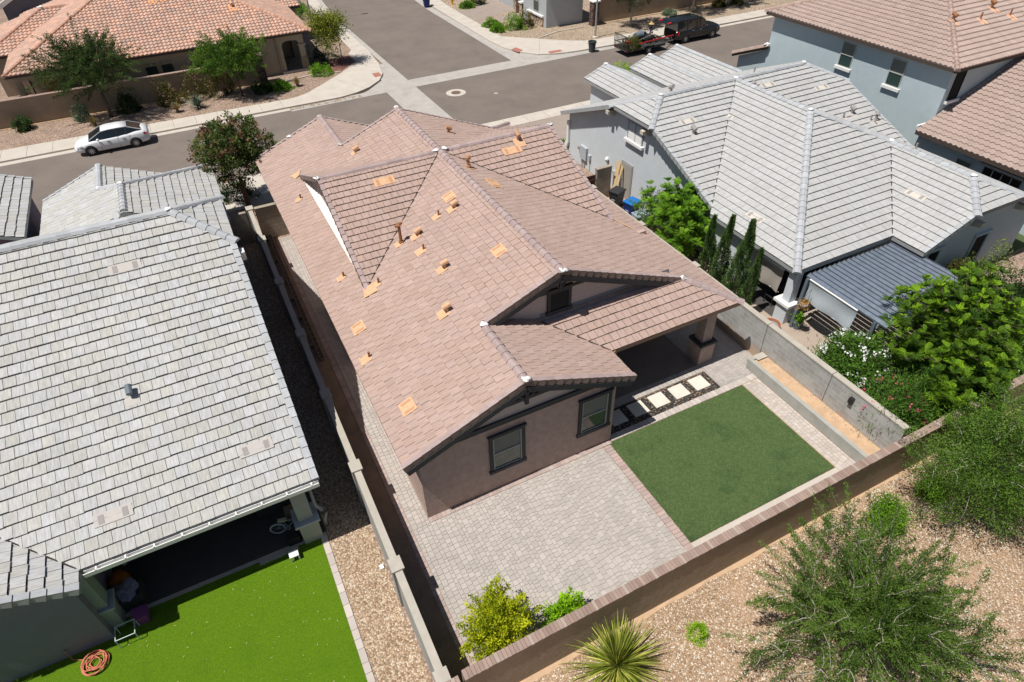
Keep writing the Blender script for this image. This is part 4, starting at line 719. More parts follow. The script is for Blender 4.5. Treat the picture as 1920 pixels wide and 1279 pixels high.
sheet('gravel_common', rect(-90, -80, 130, -5.75), -.004, g_rear, .19)
sheet('sand_edge', [(-20, -5.8), (40, -5.8), (40, -5.95), (25, -6.0), (17, -5.94), (15, -5.98), (13.3, -5.92), (12, -6.03), (11, -5.94), (10.2, -5.98), (9.1, -5.92), (8, -6.04), (6.6, -5.94), (5.8, -6.0), (5, -5.95), (3.6, -6.06), (3, -5.97), (1, -6.02), (-20, -6.02)], 0, sand)
sheet('path', rect(-3, 24.3, 1.0, 27), .0, concrete); sheet('driveway', rect(15.5, 20.5, 22.0, 26.9), .0, MATS['driveway_taupe']); sheet('driveway', rect(22.0, 22, 30, 26.9), -.002, concrete)
# mauve house yard
sheet('soil', rect(-1.5, -5.6, -.6, 20.2), .0, soil); sheet('sand_corner', [(-.78, -5.6), (1.2, -5.6), (1.2, -4.9), (-.78, -4.2)], .004, sand)
sheet('turf', rect(6.93, -4.68, 13.12, -.13), .02, turf, .02)
sheet('concrete_strip', rect(6.62, -5.6, 14.2, -4.7), .006, concrete); sheet('patio_slab', rect(7.05, 1.62, 12.3, 6.7), .01, concrete_shaded); sheet('rock_bed', rect(7.05, .16, 12.32, 1.18), .008, g_black)
sheet('joint_sand', rect(12.3, -.1, 14.75, 16), .003, joint_sand); sheet('joint_sand', rect(13.1, -5.0, 14.22, -.1), .003, sand); sheet('joint_sand', rect(-.66, -4.95, 6.62, 0), .003, joint_sand); sheet('joint_sand', rect(-.66, 0, .0, 20), .003, joint_sand)
def pavers(name, x0, y0, x1, y1, m, along='Y', rows=(.12, .175), cuts=(.12, .175, .175, .235), z=.006, seed=1, g=.009, hole=None, th=.03):
    """tumbled paving stones laid in courses of two widths"""
    q = random.Random(seed); mb = MB(); a0, a1, b0, b1 = (x0, x1, y0, y1) if along == 'Y' else (y0, y1, x0, x1); a = a0
    while a < a1-.02:
        w = min(q.choice(rows), a1-a); b = b0-q.random()*.2
        if a1-a-w < .06: w = a1-a
        while b < b1-.01:
            l = q.choice(cuts); c0 = max(b, b0); c1 = min(b+l, b1); b += l
            if c1-c0 < .04: continue
            p, r, s, t = a+g/2, a+w-g/2, c0+g/2, c1-g/2; k = min(.018, (r-p)/4, (t-s)/4); zz = z+th*.5+q.random()*.004
            P = [(p+k, s), (r-k, s), (r, s+k), (r, t-k), (r-k, t), (p+k, t), (p, t-k), (p, s+k)]
            if along != 'Y': P = [(y, x) for x, y in P]
            cx = sum(v[0] for v in P)/8; cy = sum(v[1] for v in P)/8
            if hole and hole(cx, cy): continue
            mb.poly([(x, y, zz) for x, y in P] if along == 'Y' else [(x, y, zz) for x, y in P][::-1], 0, (q.random(), q.random()**2)); 
        a += w
    return struct(mb.build(name, m))
pavers('paving', -.6, -4.9, 6.6, -.22, paver_m, 'Y', seed=4); pavers('paving', -.6, -.22, -.02, 19.5, paver_m, 'Y', seed=5); pavers('paving', 12.32, .2, 14.6, 14, paver_m, 'Y', seed=6)
pavers('paving_border', 0, -.2, 7.0, 0, paver_pink, 'X', rows=(.2,), cuts=(.155,), seed=7); pavers('paving_border', 6.62, -4.9, 6.9, -.22, paver_pink, 'Y', rows=(.28,), cuts=(.15,), seed=8); pavers('paving_border', -.84, -4.9, -.62, 20, paver_pink, 'Y', rows=(.22,), cuts=(.2,), seed=9)
pavers('paving_border', 7.05, -.11, 14.6, .17, paver_light, 'X', rows=(.28,), cuts=(.2,), seed=10); pavers('paving', 13.15, -4.9, 13.9, -.12, paver_light, 'Y', seed=11); pavers('paving_border', 7.05, 1.2, 12.3, 1.6, paver_m, 'X', rows=(.4,), cuts=(.2,), seed=12); pavers('paving', 12.32, -.0, 14.3, .2, paver_m, 'X', seed=13)
names = ['fully shaded square stepping stone beside the bedroom wall corner', 'stepping stone cut diagonally by the edge of the roof shadow', 'sunlit stepping stone next to the half-shaded one', 'second sunlit stepping stone from the paved end of the rock bed', 'sunlit stepping stone nearest the paved end of the rock bed']
for i, x in enumerate((7.5, 8.48, 9.44, 10.40, 11.38)):
    m = MB(); m.box(x, .43, .009, x+.65, 1.07, .05); tag(m.build('stepping_stone', mat('stepping_stone', (.64, .60, .52), .9, .08, 4, .2, 30, stain=.4, stainc=(.5, .42, .32))), names[i], 'stepping stone', 'stepping stones in the black rock bed')
# left neighbour yard
sheet('gravel_side', rect(-3.08, -5.7, -1.8, 20.5), .0, g_left); sheet('turf', rect(-40, -5.7, -3.3, 1.08), .0, turf_l); pavers('paving_border', -3.3, -5.7, -3.1, 1.08, paver_light, 'Y', rows=(.2,), cuts=(.3, .42), seed=14)
sheet('patio_slab', rect(-9.4, 1.1, -3.1, 4.4), .03, mat('shaded_patio', (.07, .065, .06), .9, .1, 2), .03); sheet('patio_edge', rect(-9.3, .98, -3.2, 1.1), .035, concrete_grey, .04); sheet('patio_edge', rect(-5.2, .85, -4.0, .98), .033, concrete_grey, .04)  # slab colour carries the deep shade of the covered patio
# right neighbour yard
sheet('turf', rect(14.95, -5.7, 34, 4.6), .0, mat('turf_dull', (.075, .10, .04), .95, .2, 50, .8, 200)); sheet('patio_slab', rect(15.6, -1.3, 23.0, 4.9), .02, mat('concrete_warm', (.37, .30, .245), .9, .08, 1.2, stain=.3), .02); sheet('side_yard', rect(14.95, 4.6, 17.85, 20), .0, g_front)
sheet('patio_slab', rect(17.2, 2.4, 22.9, 5.0), .024, mat('shaded_patio', (.07, .065, .06)))  # dark sheet on the warm slab, painting the shade below the roof
sheet('rock_bed', rect(23, -1.3, 34, .7), .004, g_front)
# leaf litter
def litter(name, n, x0, y0, x1, y1, m, seed, s=.035, z=.03):
    q = random.Random(seed); mb = MB()
    for _ in range(n):
        x = x0+q.random()*(x1-x0); y = y0+q.random()*(y1-y0); a = q.random()*6.28; l = s*(.6+q.random()); d = Vector((math.cos(a), math.sin(a), 0)); e = Vector((-d.y, d.x, 0)); p = Vector((x, y, z))
        mb.poly([p-d*l, p+e*l*.3, p+d*l+Vector((0, 0, .01)), p-e*l*.3])
    o = mb.build(name, m); o['kind'] = 'stuff'; return o
litter('fallen_leaves', 170, -9.2, -4.5, -3.4, .8, mat('dry_leaf', (.50, .45, .22), .9, .2, 30), 3, .024, .012)
litter('fallen_leaves', 260, 4, 38.25, 9.5, 38.8, mat('dry_leaf_brown', (.36, .21, .08), .9, .2, 30), 4, .06, -.10); litter('fallen_leaves', 40, 21, -4, 30, -1, MATS['dry_leaf'], 5, .05, .02)
litter('fallen_leaves', 60, 7.2, -4.4, 13, -.4, mat('pale_speck', (.42, .44, .30), .9, .2, 30), 6, .014, .024); litter('pebbles', 90, 14.4, -4.5, 14.72, .3, plastic_black, 8, .018, .475)
# manhole, valve cover, tactile pads
t = thing('manhole', 'round manhole cover in a concrete collar on the street', 'manhole', (16.2, 35.3, RZ0)); m = MB(); m.lathe((16.2, 35.3, RZ0+.002), [(.78, 0), (.78, .008)], 36); m.build('collar', concrete, t); m = MB(); m.lathe((16.2, 35.3, RZ0+.012), [(.38, 0), (.38, .008)], 28); m.build('cover', mat('rust_iron', (.15, .10, .08), .8, .2, 20), t)
t = thing('valve_cover', 'small round valve cover set in the asphalt near the manhole', 'valve cover', (18.85, 33.57, RZ0)); m = MB(); m.lathe((18.85, 33.57, RZ0+.002), [(.15, 0), (.15, .01)], 20); m.build('collar', concrete, t); m = MB(); m.lathe((18.85, 33.57, RZ0+.014), [(.06, 0), (.06, .006)], 14); m.build('cover', MATS['rust_iron'], t)
tact = mat('tactile_red', (.36, .15, .12), .85, .1, 6)
for pts, lb in [([(24.65, 42.35), (25.3, 42.7), (25.5, 41.6), (24.85, 41.3)], 'red tactile pad on the far kerb ramp, the one facing the side street'), ([(27.15, 40.1), (28.4, 40.06), (28.37, 39.55), (27.1, 39.5)], 'red tactile pad on the far kerb ramp, nearer the grey barrel'), ([(11.75, 42.7), (12.35, 42.7), (12.33, 41.75), (11.7, 41.7)], 'red tactile pad on the near left street corner by the young trees')]:
    m = MB(); m.prism([(x, y, .001) for x, y in pts], (0, 0, .008)); tag(m.build('tactile_pad', tact), lb, 'tactile pad', 'tactile pads on the kerb ramps')
for pts, lb in [([(28.4, 44.0), (30.9, 44.9), (34.0, 44.9)], 'thin white concrete edging in the gravel by the light grey corner house'), ([(4.8, 44.5), (7.2, 44.9), (9.6, 44.5)], 'thin white concrete edging in front of the arched porch')]:
    m = MB(); [m.bar((*pts[i], .03), (*pts[i+1], .03), .12, .06) for i in range(2)]; tag(m.build('garden_edging', concrete), lb, 'edging')
# ------------------------------------------------------------------ garden walls
t = thing('block_wall', 'grey block wall with square pillars between the left neighbour and the mauve house', 'wall', (-1.62, 7, 0))
m = MB(); ys = [-5.6, -2.25, 1.57, 5.2, 9.0, 13.0, 16.95, 20.3]
m.box(-1.72, -5.7, 0, -1.52, 20.3, 1.80); m.build('wall_panel', cmu_l, t)
m = MB(); m.box(-1.725, -5.7, 1.803, -1.515, 20.3, 1.86); m.build('wall_cap', cap_tan, t)
for y in ys:
    m = MB(); m.box(-1.78, y-.2, 0, -1.46, y+.2, 1.86); p = m.build('pillar', cmu_l, t); m = MB(); m.box(-1.80, y-.22, 1.863, -1.44, y+.22, 1.93); m.build('pillar_cap', cap_tan, p)
m = MB(); m.box(-1.4, 20.2, 0, .0, 20.4, 1.8); m.box(-1.4, 20.17, 1.8, .0, 20.43, 1.85); tag(m.build('block_wall', cmu_x), 'short tan block return wall closing the side yard behind the tree', 'wall')
m = MB(); m.box(-3.0, 20.2, 0, -1.86, 20.4, 1.75); tag(m.build('block_wall', cmu_x), 'short block wall between the left neighbour house and the pillar wall', 'wall')
t = thing('block_wall', 'grey block wall with control joints along the raised planter on the right', 'wall', (14.85, 5, 0)); J = [-5.45, -2.45, .72, 4.3, 7.9, 11.5, 15.2, 18.5]
for i in range(len(J)-1):
    m = MB(); m.box(14.72, J[i]+.012, 0, 14.92, J[i+1]-.012, 1.78); p = m.build('wall_panel', cmu, t); m = MB(); m.box(14.70, J[i]+.012, 1.782, 14.94, J[i+1]-.012, 1.84); m.build('wall_cap', cap_tan, p)
for y in (5.3, 9.3, 13.6):
    m = MB(); m.box(14.66, y-.2, 1.84, 15.0, y+.2, 1.92); m.build('pillar_cap', cap_tan, t)
rear = thing('boundary_wall', 'long brown stucco wall with a brick cap behind the yards', 'wall', (7, -5.78, 0))
m = MB(); m.box(-1.15, -5.86, 0, 34, -5.62, 1.80); m.build('wall_panel', wall_brown, rear)
def brickcap(x0, x1, y0, y1, z0, seed):
    q = random.Random(seed); m = MB(); x = x0; k = 0
    while x < x1-.01:
        w = .105; k += 1
        m.box(x+.004, y0+q.random()*.01, z0, min(x+w-.004, x1), y1-q.random()*.01, z0+.07+q.random()*.004, 1 if k % 9 == 0 else 0, (q.random(), q.random())); x += w
    return m
brickcap(-1.15, 34, -5.898, -5.63, 1.803, 3).build('wall_cap', [brick_cap, mat('mortar_pale', (.37, .30, .25), .9, .08, 5)], rear)
m = MB(); m.box(-1.15, -5.885, 1.80, 34, -5.64, 1.803+.045); m.build('mortar_bed', MATS['mortar_pale'], rear)
rl = thing('boundary_wall', 'slightly higher brick-capped wall section at the bottom left corner of the mauve yard', 'wall', (-6, -5.85, 0))
m = MB(); m.box(-25, -5.98, 0, -1.3, -5.72, 1.88); m.build('wall_panel', wall_brown, rl); brickcap(-25, -1.28, -6.03, -5.73, 1.883, 5).build('wall_cap', [brick_cap, MATS['mortar_pale']], rl)
# tan wall across the street and the brown wall behind the trailer
t = thing('street_wall', 'brown stucco wall with a tile cap along the street before the red-roofed house', 'wall', (-5, 45.3, 0)); m = MB(); m.box(-60, 45.15, 0, 3.0, 45.35, 1.8); m.build('wall_panel', wall_brown, t); m = MB(); m.box(-60, 45.07, 1.803, 3.0, 45.43, 1.88); m.build('wall_cap', brick_cap, t)
m = MB(); m.box(-60, 44.9, .0, 3.0, 45.0, .03); m.build('footing', mat('footing_tan', (.55, .38, .22), .9, .1, 3), t)
t = thing('stone_pillar', 'dark stone pillar at the end of the brown street wall, beside the arched porch house', 'pillar', (3.3, 45.2, 0)); m = MB(); m.box(3.01, 44.9, 0, 3.7, 45.6, 2.1); m.build('pillar_body', gravel('stone_dark', [(.09, .06, .055), (.14, .09, .08), (.19, .13, .11), (.07, .05, .05)], 8, .9, .1), t)
m = MB(); m.box(2.95, 44.84, 2.103, 3.76, 45.66, 2.2); m.build('pillar_cap', brick_cap, t)
t = thing('street_wall', 'brown stucco wall behind the trailer and black vehicle, top right', 'wall', (48, 45.5, 0)); m = MB(); m.box(35.6, 45.35, 0, 75, 45.55, 2.0); m.build('wall_panel', wall_brown, t); m = MB(); m.box(35.6, 45.28, 2.003, 75, 45.62, 2.08); m.build('wall_cap', brick_cap, t); m = MB(); m.box(35.6, 45.0, 0, 75, 45.16, .05); m.build('footing', MATS['footing_tan'], t)
t = thing('stone_pillar', 'dark brick pillar between the light grey corner house and the brown wall', 'pillar', (35.1, 45.0, 0)); m = MB(); m.box(34.75, 44.65, 0, 35.45, 45.35, 2.1); m.build('pillar_body', MATS['stone_dark'], t); m = MB(); m.box(34.68, 44.58, 2.103, 35.52, 45.42, 2.2); m.build('pillar_cap', white_paint, t)
# raised planter
t = thing('planter', 'long raised concrete planter filled with bare orange sand', 'planter', (14.4, -2.2, 0)); pm = mat('planter_grey', (.36, .355, .325), .92, .12, 2.5, .2, 30, stain=.4, stainc=(.25, .22, .18))
m = MB(); m.box(13.92, -5.45, 0, 14.08, .42, .50); m.build('planter_wall', pm, t); m = MB(); m.box(13.92, .424, 0, 14.71, .58, .50); m.build('planter_wall', pm, t); m = MB(); m.box(14.084, -5.45, .02, 14.715, .42, .44); m.build('sand', sand, t); m = MB(); m.box(14.2, .30, .501, 14.7, .60, .515); m.build('planter_cap', cap_tan, t)
# hollow block edging in the narrow side yard
t = thing('block_edging', 'open block edging on the soil strip of the shaded side yard', 'edging', (-1.1, 14.6, 0)); m = MB(); eb = mat('edging_block', (.20, .165, .135), .95, .1, 5)
y = 9.2
while y < 20.0:
    m.box(-1.18, y, .02, -1.15, y+.36, .2); m.box(-1.02, y, .02, -.99, y+.36, .2); [m.box(-1.15, y+d, .02, -1.02, y+d+.03, .2) for d in (0, .165, .33)]; y += .38
m.build('edging_blocks', eb, t)
for y in (10.2, 12.4, 14.0, 15.6, 17.6, 19.9):
    m = MB(); m.box(-1.5, y, .02, -1.19, y+.04, .2); m.build('divider', eb, t)
# ------------------------------------------------------------------ vegetation
def leafmat(name, c1, c2, tr=.3, tone=.35): return mat(name, c1, .75, .18, 1.3, tone=tone, col2=c2, translucent=tr, spec=.15)
def npmesh(name, V, F, tone, mats, parent, off, loc=None):
    me = bpy.data.meshes.new(name); V = np.asarray(V)-np.asarray(off); n = len(F); k = F.shape[1]
    me.vertices.add(len(V)); me.vertices.foreach_set('co', V.ravel()); me.loops.add(n*k); me.loops.foreach_set('vertex_index', F.ravel()); me.polygons.add(n)
    me.polygons.foreach_set('loop_start', np.arange(n)*k); me.polygons.foreach_set('loop_total', np.full(n, k)); me.materials.append(mats)
    ca = me.color_attributes.new('tone', 'FLOAT_COLOR', 'CORNER'); T = np.ones((n, 4)); T[:, :2] = tone; ca.data.foreach_set('color', np.repeat(T, k, axis=0).ravel())
    me.update(); me.validate(); o = bpy.data.objects.new(name, me); COL.objects.link(o); o.parent = parent
    if parent is None: o.location = off
    return o
def leafquads(P, D, L, Wd, R, droop=0.):
    """diamond leaves: base P, direction D (unit), length L, width Wd"""
    n = len(P); U = R.normal(size=(n, 3)); S = np.cross(D, U); S /= np.linalg.norm(S, axis=1)[:, None]+1e-9; L = L[:, None]; Wd = Wd[:, None]
    M = P+D*L*.5; E = P+D*L; E[:, 2] -= droop*L[:, 0]
    V = np.stack([P, M+S*Wd*.5, E, M-S*Wd*.5], axis=1).reshape(-1, 3); return V, np.arange(n*4).reshape(-1, 4)
def rdir(R, n, up=.3):
    D = R.normal(size=(n, 3)); D[:, 2] += up; return D/np.linalg.norm(D, axis=1)[:, None]
def ctone(R, n, clump): return np.stack([np.clip(.5+.5*(clump-.5)*1.6+R.normal(size=n)*.17, 0, 1), np.clip(clump*.6+R.random(n)*.5, 0, 1)], axis=1)
def tree(name, label, cat, base, fork, cen, rad, nt, per, leaf, lm, bm, seed=1, group=None, tr=.09, clump=.28, wisp=0., up=.3, inner=.35, twig=.012, frond=False, stems=1, flat=0., follow=0., vis=.016, lob=.17):
    R = np.random.default_rng(seed); t = thing(name, label, cat, base, group); base = np.array(base, float); cen = np.array(cen, float); rad = np.array(rad, float)
    D = rdir(R, nt, .25); r = (inner+(1-inner)*R.random(nt))**.6; az_ = np.arctan2(D[:, 1], D[:, 0]); r = r*(1+lob*np.sin(3*az_+seed)+lob*.7*np.sin(5*az_+seed*2.3+4*D[:, 2])); T = cen+D*rad*r[:, None]; T[:, 2] = np.maximum(T[:, 2], base[2]+.15)
    wb = MB(); nodes = []; f0 = base+np.array([0, 0, fork]); lean = (cen-f0)*.12
    for s in range(stems):
        jb = np.array([R.normal()*.08, R.normal()*.08, 0]) if stems > 1 else 0; p1 = base+jb; p2 = f0+lean*.5+(R.normal(size=3)*.12 if stems > 1 else 0)
        pts = [p1, (p1+p2)/2+R.normal(size=3)*.03, p2]; wb.tube([tuple(p) for p in pts], [tr*1.15, tr, tr*.8], 8); nodes.append((p2, tr*.75))
    order = np.argsort(np.linalg.norm(T-f0, axis=1)); V = []; F = []; Tn = []; nv = 0
    for i in order:
        tp = T[i]; best = min(range(len(nodes)), key=lambda k: np.linalg.norm(nodes[k][0]-tp)+.35*np.linalg.norm(nodes[k][0]-f0)-(0 if nodes[k][1] > .01 else -9))
        a, ra = nodes[best]; mid = (a+tp)/2+np.array([0, 0, .12*np.linalg.norm(tp-a)])+R.normal(size=3)*.06*np.linalg.norm(tp-a); r0 = max(twig, min(ra*.72, .02+.03*np.linalg.norm(tp-a)))
        if r0*.8 >= vis*.5: wb.tube([tuple(a), tuple(mid), tuple(tp)], [r0, r0*.7, twig*.5], 5, cap=False)
        nodes.append((mid, r0*.75)); nodes.append((tp, twig)); out = tp-cen; out = out/(np.linalg.norm(out)+1e-6); dirn = (tp-mid); dirn /= np.linalg.norm(dirn)+1e-6
        cv = R.random(); n = max(3, int(per*(.6+.8*R.random())))
        if frond:
            nf = 9
            for j in range(nf):
                az = j*2.4+R.random(); el = .55+R.random()*.5; d = np.array([math.cos(az)*math.cos(el*.8), math.sin(az)*math.cos(el*.8), math.sin(el*.6)-.1]); d = d*.8+out*.5; d /= np.linalg.norm(d); Lr = leaf[0]*(.7+.6*R.random()); k = np.linspace(.08, 1, 13)
                ax = tp+d*Lr*k[:, None]; ax[:, 2] -= .35*Lr*k**2; sd = np.cross(d, [0, 0, 1.]); sd /= np.linalg.norm(sd)+1e-6; ln = leaf[1]*np.sin(np.pi*(.12+.8*k))
                for sg in (-1, 1):
                    Pp = ax; Dd = np.tile(sd*sg+d*.45, (13, 1)); Dd[:, 2] -= .15; Dd /= np.linalg.norm(Dd, axis=1)[:, None]; e = Pp+Dd*ln[:, None]; w = np.tile(d*.014, (13, 1))
                    v = np.stack([Pp-w*.4, (Pp+e)/2-w, e, (Pp+e)/2+w], axis=1).reshape(-1, 3); V.append(v); F.append(np.arange(52).reshape(-1, 4)+nv); nv += 52; Tn.append(np.stack([np.full(13, np.clip(cv+.25*R.normal(), 0, 1)), np.full(13, cv**.7*(.4+.6*R.random()))], axis=1))
            continue
        if wisp:
            L = wisp*(.5+R.random()); dd = dirn*.6+out*.6+np.array([0, 0, .15]); dd /= np.linalg.norm(dd); k = R.random(n); P0 = tp+dd*(k*L)[:, None]-dd*L*.35+R.normal(size=(n, 3))*(clump*(1.05-k*.85))[:, None]*np.array([1, 1, .7])
            wb.tube([tuple(tp), tuple(tp+dd*L*.6)], [twig*.6, twig*.25], 3, cap=False)
            Dl = rdir(R, n, .2)*.7+dd*.6; Dl /= np.linalg.norm(Dl, axis=1)[:, None]
        else:
            P0 = tp+R.normal(size=(n, 3))*clump*np.array([1, 1, .75]); Dl = rdir(R, n, up)+out*follow; Dl /= np.linalg.norm(Dl, axis=1)[:, None]
        P0[:, 2] = np.maximum(P0[:, 2], base[2]+.05)
        v, f = leafquads(P0, Dl, leaf[0]*(.6+.8*R.random(n)), np.full(n, leaf[1]), R); V.append(v); F.append(f+nv); nv += len(v); Tn.append(ctone(R, n, cv))
    wb.build('trunk', bm, t, smooth=True); npmesh('crown', np.concatenate(V), np.concatenate(F), np.concatenate(Tn), lm, t, tuple(t.location)); return t
def bush(name, label, cat, base, rad, n, leaf, lm, seed=1, group=None, lump=.38, up=.5, stem=True, zc=None):
    """dense rounded shrub of many small leaves with an uneven outline"""
    R = np.random.default_rng(seed); t = thing(name, label, cat, base, group); D = rdir(R, n, .25); D[:, 2] = np.abs(D[:, 2])*1.0-.12; D /= np.linalg.norm(D, axis=1)[:, None]
    K = rdir(R, 26, .2); amp = R.random(26); dot = D@K.T; near = dot.argmax(axis=1); bump = 1+lump*(amp[near]-.5)*2+lump*.6*(dot.max(axis=1)-.9)*4; r = (.55+.45*R.random(n)**.5)*bump
    P = np.array(base)+D*np.array(rad)*r[:, None]; P[:, 2] = np.maximum(P[:, 2], base[2]+.02); Dl = D*.6+rdir(R, n, up)*.8; Dl /= np.linalg.norm(Dl, axis=1)[:, None]
    v, f = leafquads(P, Dl, leaf[0]*(.6+.8*R.random(n)), np.full(n, leaf[1]), R); npmesh('foliage', v, f, ctone(R, n, amp[near]), lm, t, base)
    if stem:
        m = MB()
        for i in range(5): a = i*1.3; m.tube([base, (base[0]+rad[0]*.35*math.cos(a), base[1]+rad[1]*.35*math.sin(a), base[2]+rad[2]*.6)], [.025, .01], 5)
        m.build('stem', bark, t)
    return t
def flowers(parent, cen, rad, n, m, seed, s=.045, per=7, cl=.07, top=.1):
    R = np.random.default_rng(seed); D = rdir(R, n, top); C0 = np.array(cen)+D*np.array(rad)*(.93+.14*R.random(n))[:, None]; P = np.repeat(C0, per, axis=0)+R.normal(size=(n*per, 3))*cl*.6
    v, f = leafquads(P, rdir(R, n*per, .3), np.full(n*per, s*1.5), np.full(n*per, s*1.3), R); o = parent; loc = tuple(parent.location)
    k = npmesh('blossom', v, f, np.stack([R.random(n*per), R.random(n*per)], 1), m, parent, loc); k['kind'] = 'stuff'; return k
lm_mesq = leafmat('leaf_mesquite', (.048, .115, .014), (.135, .22, .035), .35); lm_dark = leafmat('leaf_dark', (.025, .055, .018), (.06, .105, .03)); lm_acac = leafmat('leaf_acacia', (.09, .25, .02), (.28, .46, .035), .4); lm_jac = leafmat('leaf_jacaranda', (.035, .10, .018), (.24, .40, .015), .35)
lm_yel = leafmat('leaf_yellow_green', (.24, .38, .012), (.66, .66, .025), .5); lm_lime = leafmat('leaf_lime', (.18, .40, .012), (.34, .58, .02), .4); lm_ole = leafmat('leaf_oleander', (.05, .125, .02), (.13, .25, .035)); lm_cyp = leafmat('leaf_cypress', (.055, .115, .035), (.12, .20, .05), .2)
lm_mag = leafmat('leaf_mottled', (.045, .085, .025), (.17, .22, .06), .25); lm_magr = leafmat('leaf_rusty', (.15, .075, .045), (.22, .14, .075), .2); lm_green = leafmat('leaf_green', (.06, .18, .012), (.17, .34, .02)); lm_olive = leafmat('leaf_olive', (.06, .075, .02), (.13, .12, .03), .2); lm_straw = leafmat('dry_grass', (.30, .23, .10), (.40, .33, .15), .2); lm_sage = leafmat('leaf_sage', (.10, .15, .09), (.20, .26, .17), .2)
tree('mesquite_tree', 'large open dark green desert tree on the gravel, cut by the bottom edge', 'tree', (8.7, -9.4, 0), .6, (8.7, -9.15, 1.75), (2.75, 2.4, 1.4), 330, 250, (.075, .026), lm_mesq, bark_pale, 11, tr=.13, clump=.115, wisp=1.15, inner=.05, twig=.015, stems=3)
tree('mesquite_tree', 'green feathery tree outside the brick-capped wall at the right edge', 'tree', (16.3, -8.1, 0), .9, (15.9, -7.9, 2.0), (2.7, 2.1, 1.5), 250, 260, (.08, .028), leafmat('leaf_mesquite_light', (.06, .14, .02), (.14, .24, .035)), bark_pale, 12, tr=.11, clump=.38, wisp=.6, inner=.2, twig=.013, stems=2)
tree('jacaranda_tree', 'bright lime green feathery tree beside the metal patio cover', 'tree', (19.6, -3.2, 0), 1.1, (19.5, -3.2, 2.6), (2.4, 2.1, 2.1), 600, 1, (.29, .085), lm_jac, bark, 13, tr=.08, frond=True, inner=.2, stems=3, twig=.016)
tree('jacaranda_tree', 'smaller lime green feathery tree leaning over the far end of the brick-capped wall', 'tree', (17.9, -4.9, 0), .7, (18.1, -5.0, 1.8), (2.2, 1.35, 1.5), 260, 1, (.3, .09), lm_jac, bark, 14, tr=.05, frond=True, inner=.2, stems=2)
tree('acacia_tree', 'dense bright green feathery shrub tree between the mauve and the pale blue house', 'tree', (16.9, 9.0, 0), .5, (16.85, 8.9, 1.8), (1.35, 2.1, 1.45), 380, 1, (.33, .09), lm_acac, bark, 15, tr=.07, frond=True, inner=.2, stems=3)
tree('shrub', 'upright dark green bush beside the blue bin at the far end of the bright tree', 'shrub', (16.7, 11.2, 0), .3, (16.7, 11.1, 1.15), (.7, .75, 1.15), 60, 60, (.09, .035), lm_green, bark, 16, tr=.03, clump=.13, wisp=.5, stems=3)
def cypress(x, y, h, r, lb, seed):
    R = np.random.default_rng(seed); t = thing('cypress_tree', lb, 'tree', (x, y, 0), 'slim cypress trees in a row'); n = int(5200*h/3.5*r/.3); k = R.random(n)**.85; z = .05+k*h; pr = r*np.sin(np.pi*np.clip(.12+.82*k**.8, 0, 1))**.75*(1.15-k*.75); az = R.random(n)*6.283
    w = 1+.22*np.sin(az*3+z*4+seed)+.15*np.sin(az*5-z*7); rr = pr*w*(.62+.42*R.random(n)); lx = .10*np.sin(z*1.2+seed)
    P = np.stack([x+lx+rr*np.cos(az), y+rr*np.sin(az), z], 1); D = np.stack([np.cos(az)*.35, np.sin(az)*.35, np.ones(n)], 1)+R.normal(size=(n, 3))*.25; D /= np.linalg.norm(D, axis=1)[:, None]
    v, f = leafquads(P, D, .11*(.6+.8*R.random(n)), np.full(n, .035), R); npmesh('crown', v, f, ctone(R, n, .5+.5*np.sin(az*3+z*5)), lm_cyp, t, (x, y, 0)); m = MB(); m.tube([(x, y, 0), (x, y, h*.6), (x+.05, y, h*.9)], [.06, .04, .01], 6); m.build('trunk', bark, t)
cypress(16.15, 5.9, 3.6, .34, 'slim cypress farthest from the camera, next to the bright green tree', 1); cypress(16.15, 5.0, 4.0, .38, 'slim cypress second from the bright green tree', 2); cypress(16.15, 3.95, 4.3, .47, 'tallest and bushiest of the slim cypresses', 3); cypress(16.1, 3.15, 3.4, .27, 'thinnest slim cypress, nearest the terracotta bowl', 4)
ol = mat('blossom_white', (.85, .85, .82), .8, .04, 9, translucent=.2); pk = mat('blossom_pink', (.75, .10, .22), .8, .1, 9, translucent=.2); pp = mat('blossom_pale_pink', (.55, .30, .32), .8, .1, 9, translucent=.2)
t = tree('oleander', 'rounded oleander covered in white blossom behind the planter wall', 'shrub', (16.6, -1.9, 0), .3, (16.55, -1.9, 1.1), (1.15, 1.05, .95), 150, 90, (.17, .04), lm_ole, bark, 21, tr=.03, clump=.2, up=.7, stems=5, follow=.5); flowers(t, (16.55, -1.9, 1.15), (1.32, 1.22, 1.12), 85, ol, 5, .06, 8, .08, .3)
t = tree('oleander', 'pink flowering oleander leaning over the corner of the grey block wall', 'shrub', (16.0, -4.4, 0), .3, (15.95, -4.3, 1.3), (1.1, 1.1, .95), 130, 75, (.17, .03), lm_ole, bark, 22, tr=.03, clump=.2, up=.6, stems=5, follow=.7); flowers(t, (15.7, -4.2, 1.35), (1.05, 1.1, .9), 28, pk, 6, .05, 7, .07, .2)
tree('shrub', 'tall yellow-green leafy shrub inside the bottom corner of the paved yard', 'shrub', (.1, -4.9, 0), .25, (.22, -4.7, 1.1), (.8, .68, .95), 130, 125, (.075, .042), lm_yel, bark, 23, tr=.022, clump=.13, up=.4, stems=6, inner=.1, wisp=.55)
tree('shrub', 'small lime green leafy shrub against the inside of the brick-capped wall', 'shrub', (2.15, -4.95, 0), .1, (2.2, -4.9, .45), (.5, .33, .42), 50, 55, (.10, .05), lm_lime, bark, 24, tr=.015, clump=.09, up=.5, stems=5, inner=.1, wisp=.35)
